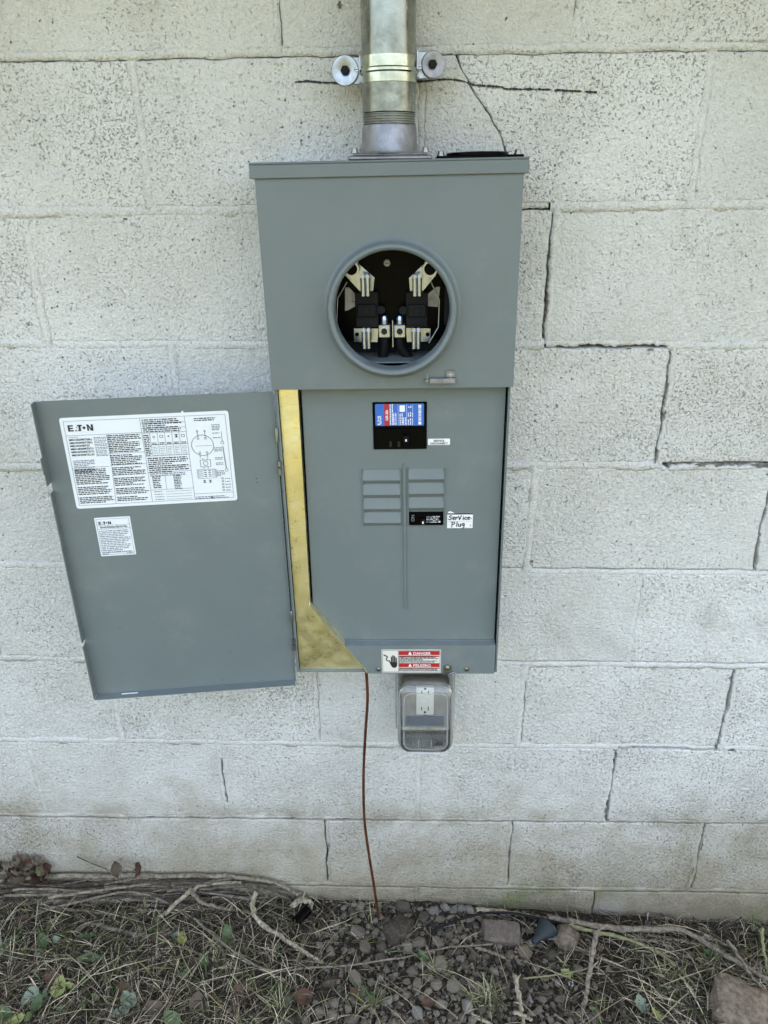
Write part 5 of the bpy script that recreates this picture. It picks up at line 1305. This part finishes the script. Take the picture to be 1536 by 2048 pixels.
# black tube offcut
a, b = gpt(594, 1842, .012), gpt(613, 1822, .014); d_ = (b - a).normalized(); a_, b_ = a - d_ * .004, b + d_ * .004; bm = bmesh.new()
u_ = d_.cross(ZU).normalized(); w_ = u_.cross(d_); rings = []
for p, rr in ((a_, .0085), (a_, .0115), (b_, .0115), (b_, .0085), (a_, .0085)):
    rings.append([bm.verts.new(p - a + (u_ * math.cos(q) + w_ * math.sin(q)) * rr) for q in (2 * math.pi * i / 20 for i in range(20))])
for r1, r2 in zip(rings, rings[1:]):
    for i in range(20): bm.faces.new((r1[i], r1[(i + 1) % 20], r2[(i + 1) % 20], r2[i]))
bmesh.ops.recalc_face_normals(bm, faces=bm.faces[:]); o = obj('tube_offcut', bm, 'black_plastic', None, 40); o.location = a
tag(o, 'short black plastic tube offcut at the edge of the rubble', 'tube')
# broken brick
def rough_rock(name, px, py, sx, sy, sz, mat, label, cat, seed, rotz=0, tilt=0, sub=2, amp=.16, lift=.35, cube=0.0):
    p = gpt(px, py); bm = bmesh.new(); bmesh.ops.create_icosphere(bm, subdivisions=sub + 1, radius=1)
    for v in bm.verts:
        c = v.co.normalized()
        if cube: m_ = max(abs(c.x), abs(c.y), abs(c.z)); c = c.lerp(c / m_, cube)
        n_ = noise.noise(c * 1.7 + Vector((seed, 0, 0))) * amp * 1.3 + noise.noise(c * 5 + Vector((0, seed, 0))) * amp * .5 + noise.noise(c * 13 + Vector((0, seed, 0))) * amp * .25
        v.co = Vector((c.x * sx, c.y * sy, c.z * sz)) * (1 + n_)
    o = obj(name, bm, mat, None, 32); o.location = (p.x, min(p.y, -sy - .004), gh(p.x, p.y) + sz * lift); o.rotation_euler = (tilt, 0, rotz); return tag(o, label, cat)
rough_rock('broken_brick', 1002, 1872, .042, .024, .019, 'brick_clay', 'broken brown brick lying in the rubble behind the gray scrap', 'brick', 3.3, R(-4), R(14), 3, .05, .3, .8)
rough_rock('rock', 796, 1862, .036, .03, .022, 'bark_dark', 'big dark mound of soil beside the end of the copper wire', 'rock', 9.7, .5, 0, 3, .2, .15)  # dark mound of soil
rough_rock('soil_clod', 1131, 1884, .027, .025, .026, 'stone_brown', 'rounded brown clod of earth right of the gray scrap', 'clod', 8.1, .4, 0, 3, .16, .55)
rough_rock('rock', 1476, 2030, .056, .05, .042, 'stone_brown', 'large brown rock in the grass at the lower right corner', 'rock', 5.2, R(-25), .15, 3, .12, .4, .55)
# blue-gray plastic scrap: a flared cup with a spout
p = gpt(1086, 1868, .012); bm = bmesh.new()
prof = [(.0045, -.034), (.008, -.030), (.0085, -.018), (.013, -.008), (.0195, .004), (.0225, .013), (.0255, .015), (.0258, .019), (.0235, .0192), (.0205, .015), (.017, .004), (.010, -.008), (.006, -.018)]
lathe(bm, prof, (0, 0, 0), 'z', 28); bmesh.ops.recalc_face_normals(bm, faces=bm.faces[:])
for v in bm.verts: v.co.x *= .8
o = obj('plastic_scrap', bm, 'bluegray_plastic', None, 45); o.location = (p.x, p.y, p.z + .006); o.rotation_euler = Vector((.72, .62, .12)).to_track_quat('Z', 'X').to_euler()
tag(o, 'dark blue-gray flared pipe fitting lying beside the clod', 'pipe fitting')
# small ring
p = gpt(1142, 1967, .006); bm = bmesh.new(); tube(bm, [(.0042 * math.cos(q), .0042 * math.sin(q), 0) for q in (2 * math.pi * i / 20 for i in range(21))], .0014, 8, cap=False)
o = obj('metal_ring', bm, 'zinc_bright', None, 60); o.location = p; o.rotation_euler = (.5, .2, 0); tag(o, 'tiny shiny metal ring lying left of the forked stick', 'ring')
# leaves
def leaf_mesh(seed, aspect, curl, lobed=False):
    rnd = random.Random(seed); bm = bmesh.new(); n = 9; rows = []
    for i in range(n + 1):
        t_ = i / n; w = aspect * .5 * math.sin(math.pi * min(1, t_ ** .8)) ** .75 * (1 + (.22 * math.sin(t_ * 26 + seed) if lobed else .05 * rnd.uniform(-1, 1))) + .004
        zc = curl * (t_ - .5) ** 2 * 1.5 + .04 * math.sin(seed + t_ * 5)
        rows.append([bm.verts.new((x * w, t_ - .5, zc + curl * 1.3 * (x ** 2) * w * (1 + .5 * rnd.uniform(-1, 1)) + (.02 if x == 0 else 0) * -1 + (.04 + .1 * curl) * rnd.uniform(-1, 1) * abs(x))) for x in (-1, -.5, 0, .5, 1)])
    for a_, b_ in zip(rows, rows[1:]):
        for i in range(4): bm.faces.new((a_[i], a_[i + 1], b_[i + 1], b_[i]))
    q = [Vector((0, -.5, 0)), Vector((.02, -.66, .02)), Vector((.05, -.8, .02))]; tube(bm, q, .012, 5)
    me_ = bpy.data.meshes.new('leaf'); bm.to_mesh(me_); bm.free()
    for p_ in me_.polygons: p_.use_smooth = True
    return me_
LM = {}
def leaf(px, py, lpx, mat, label, group=None, rot=None, aspect=.6, curl=.25, lobed=False, lift=.008, tilt=None, stand=None):
    key = (mat, round(aspect * 5), rs.randrange(4), lobed, round(curl * 2))
    if key not in LM:
        LM[key] = leaf_mesh(len(LM) * 3 + 1, aspect, curl, lobed); LM[key].materials.append(M[mat])
    o = bpy.data.objects.new('leaf', LM[key]); COL.objects.link(o); o.location = gpt(px, py, lift, -.02); s_ = lpx / 850; o.scale = (s_, s_, s_)
    t_ = tilt if tilt is not None else .3; ang = rot if rot is not None else rs.uniform(0, 6.28)
    o.rotation_euler = (stand, 0, ang) if stand else (rs.uniform(-t_, t_) + .25, rs.uniform(-t_, t_), ang)
    return tag(o, label, 'leaf', group)
SOLO_L = [(118, 1975, 38, 'leaf_yellow', 'pale yellow leaf standing out in the grass at lower left', .1), (140, 1974, 22, 'leaf_yellow', 'small olive-yellow leaf right of the pale yellow one', 1.5), (60, 1993, 34, 'leaf_gray', 'gray-green leaf below and left of the pale yellow one', 2.6),
          (74, 2008, 30, 'leaf_green', 'narrow green leaf pointing down at lower left', 0), (244, 2025, 34, 'leaf_gray', 'broad gray-green leaf at the bottom, left one of a pair', 2.4), (256, 2002, 36, 'leaf_gray', 'broad gray-green leaf at the bottom, upper one of a pair', .8),
          (342, 2038, 34, 'leaf_green', 'bright green leaf at the bottom edge, left of centre', .9), (364, 1878, 28, 'leaf_yellow', 'green leaf with a yellow tip right of the lone branch', .2), (172, 1876, 32, 'leaf_green', 'green leaf lying beneath the lone branch', 1.7),
          (113, 1880, 22, 'leaf_gray', 'round gray-green leaf left of the lone branch', 1.0), (85, 1882, 30, 'leaf_green', 'dark green leaf left of the round gray-green one', .7), (170, 1918, 32, 'leaf_green', 'green leaf inside the bend of the curled stem', 2.1),
          (454, 1868, 34, 'leaf_green', 'pale green leaf under the slim stem left of the thick stalk', .3), (1132, 1947, 24, 'leaf_yellow', 'bright yellow-green leaf left of the forked stick', 1.2), (845, 1912, 26, 'leaf_green', 'green leaf tucked under the long vine in the rubble', 1.0),
          (1281, 2010, 32, 'leaf_gray', 'pale mint scalloped leaf at lower right', .2), (1312, 2030, 24, 'leaf_yellow', 'small yellow-green leaf right of the scalloped leaf', .4), (1420, 1908, 28, 'leaf_green', 'green leaf beneath the thickest vine at right', 1.3),
          (1392, 1896, 26, 'leaf_red', 'rust colored dead leaf above the green one at right', 1.5), (709, 1988, 26, 'leaf_red', 'rust brown leaf scrap among the rubble stones', .8), (855, 2008, 30, 'leaf_red', 'dark red-brown curled leaf at the lower edge of the rubble', 2.0),
          (245, 1980, 30, 'leaf_red', 'dark red leaf above the broad gray-green pair', .6), (105, 1958, 34, 'leaf_red', 'red-brown leaf left of the pale yellow one', 1.4), (477, 1982, 26, 'leaf_red', 'reddish leaf in the grass below the long vine', .4), (604, 1995, 36, 'leaf_red', 'crumpled dark red leaf left of the rubble', 1.7),
          (8, 2030, 34, 'leaf_green', 'green leaf in the lower left corner', .9), (30, 2042, 30, 'leaf_yellow', 'orange-yellow leaf in the lower left corner', 2.1), (393, 2005, 34, 'leaf_brown', 'tan dead leaf standing at the bottom left of centre', .1), (310, 2018, 36, 'leaf_brown', 'gray-brown dead leaf near the bottom edge', 1.1)]
for px, py, lp, mt, lb, rt in SOLO_L: leaf(px, py, lp, mt, lb, None, rt, rs.uniform(.5, .75), .3, lobed='scalloped' in lb, lift=.013)
leaf(232, 1736, 30, 'leaf_brown', 'dry tan leaf standing against the wall behind the heap', None, .5, .7, 1.1, lobed=True, lift=.05, stand=.9)
leaf(282, 1734, 30, 'leaf_red', 'curled red-brown leaf standing against the wall right of the tan one', None, -.5, .55, .9, lift=.06, stand=1.2)
leaf(42, 1728, 44, 'leaf_brown', 'curled gray-brown leaf on top of the corner pile at far left', None, 1.3, .7, .5, lift=.07, stand=.5)
leaf(62, 1742, 30, 'leaf_green', 'green leaf in the corner pile at far left', None, 1.2, .6, .3, lift=.06); leaf(80, 1738, 28, 'leaf_yellow', 'olive leaf in the corner pile at far left', None, .5, .6, .3, lift=.06)
for i in range(24):
    leaf(rs.uniform(-10, 92), rs.uniform(1728, 1772), rs.uniform(18, 32), rs.choice(('leaf_brown', 'leaf_brown', 'leaf_brown', 'leaf_red')), 'brown dead leaf in the corner pile at far left', 'dead leaves in the corner pile', None, rs.uniform(.5, .8), 1.2, lobed=rs.random() < .5, lift=rs.uniform(.02, .05), tilt=.9)
for i in range(34):
    lx_, ly_, mt = rs.uniform(0, 430), rs.uniform(1850, 2045), rs.choice(('leaf_green', 'leaf_green', 'leaf_green', 'leaf_gray'))
    leaf(lx_, ly_, rs.uniform(16, 28), mt, 'small %s leaf in the grass, %s, %s' % ({'leaf_green': 'dark green', 'leaf_gray': 'gray-green'}[mt], 'left corner' if lx_ < 140 else 'below the lone branch' if lx_ < 300 else 'right of the lone branch', 'nearer the heap' if ly_ < 1945 else 'nearer the bottom edge'), 'small green leaves at lower left', None, rs.uniform(.4, .75), .3, lift=rs.uniform(.004, .012), tilt=.5)
for i in range(22):
    lx_, ly_, mt = rs.uniform(0, 620), rs.uniform(1815, 2045), rs.choice(('leaf_brown', 'leaf_red', 'leaf_brown'))
    leaf(lx_, ly_, rs.uniform(14, 28), mt, 'small %s dead leaf scrap in the grass, %s, %s' % ({'leaf_brown': 'brown', 'leaf_red': 'rust red'}[mt], 'at far left' if lx_ < 210 else 'below the heap' if lx_ < 430 else 'beside the rubble', 'nearer the heap' if ly_ < 1930 else 'nearer the bottom edge'), 'dead leaf scraps at left', None, rs.uniform(.4, .75), .4, lift=rs.uniform(.003, .01), tilt=.5)
for i in range(22):
    lx_, ly_, mt = rs.uniform(1150, 1536), rs.uniform(1900, 2045), rs.choice(('leaf_brown', 'leaf_red', 'leaf_green', 'leaf_brown'))
    leaf(lx_, ly_, rs.uniform(13, 24), mt, 'small %s leaf scrap, %s, %s' % ({'leaf_brown': 'brown', 'leaf_red': 'rust red', 'leaf_green': 'green'}[mt], 'near the forked stick' if lx_ < 1290 else 'left of the big rock' if lx_ < 1410 else 'around the big rock', 'nearer the wall' if ly_ < 1970 else 'nearer the bottom edge'), 'leaf scraps at lower right', None, rs.uniform(.4, .75), .4, lift=rs.uniform(.003, .01), tilt=.5)
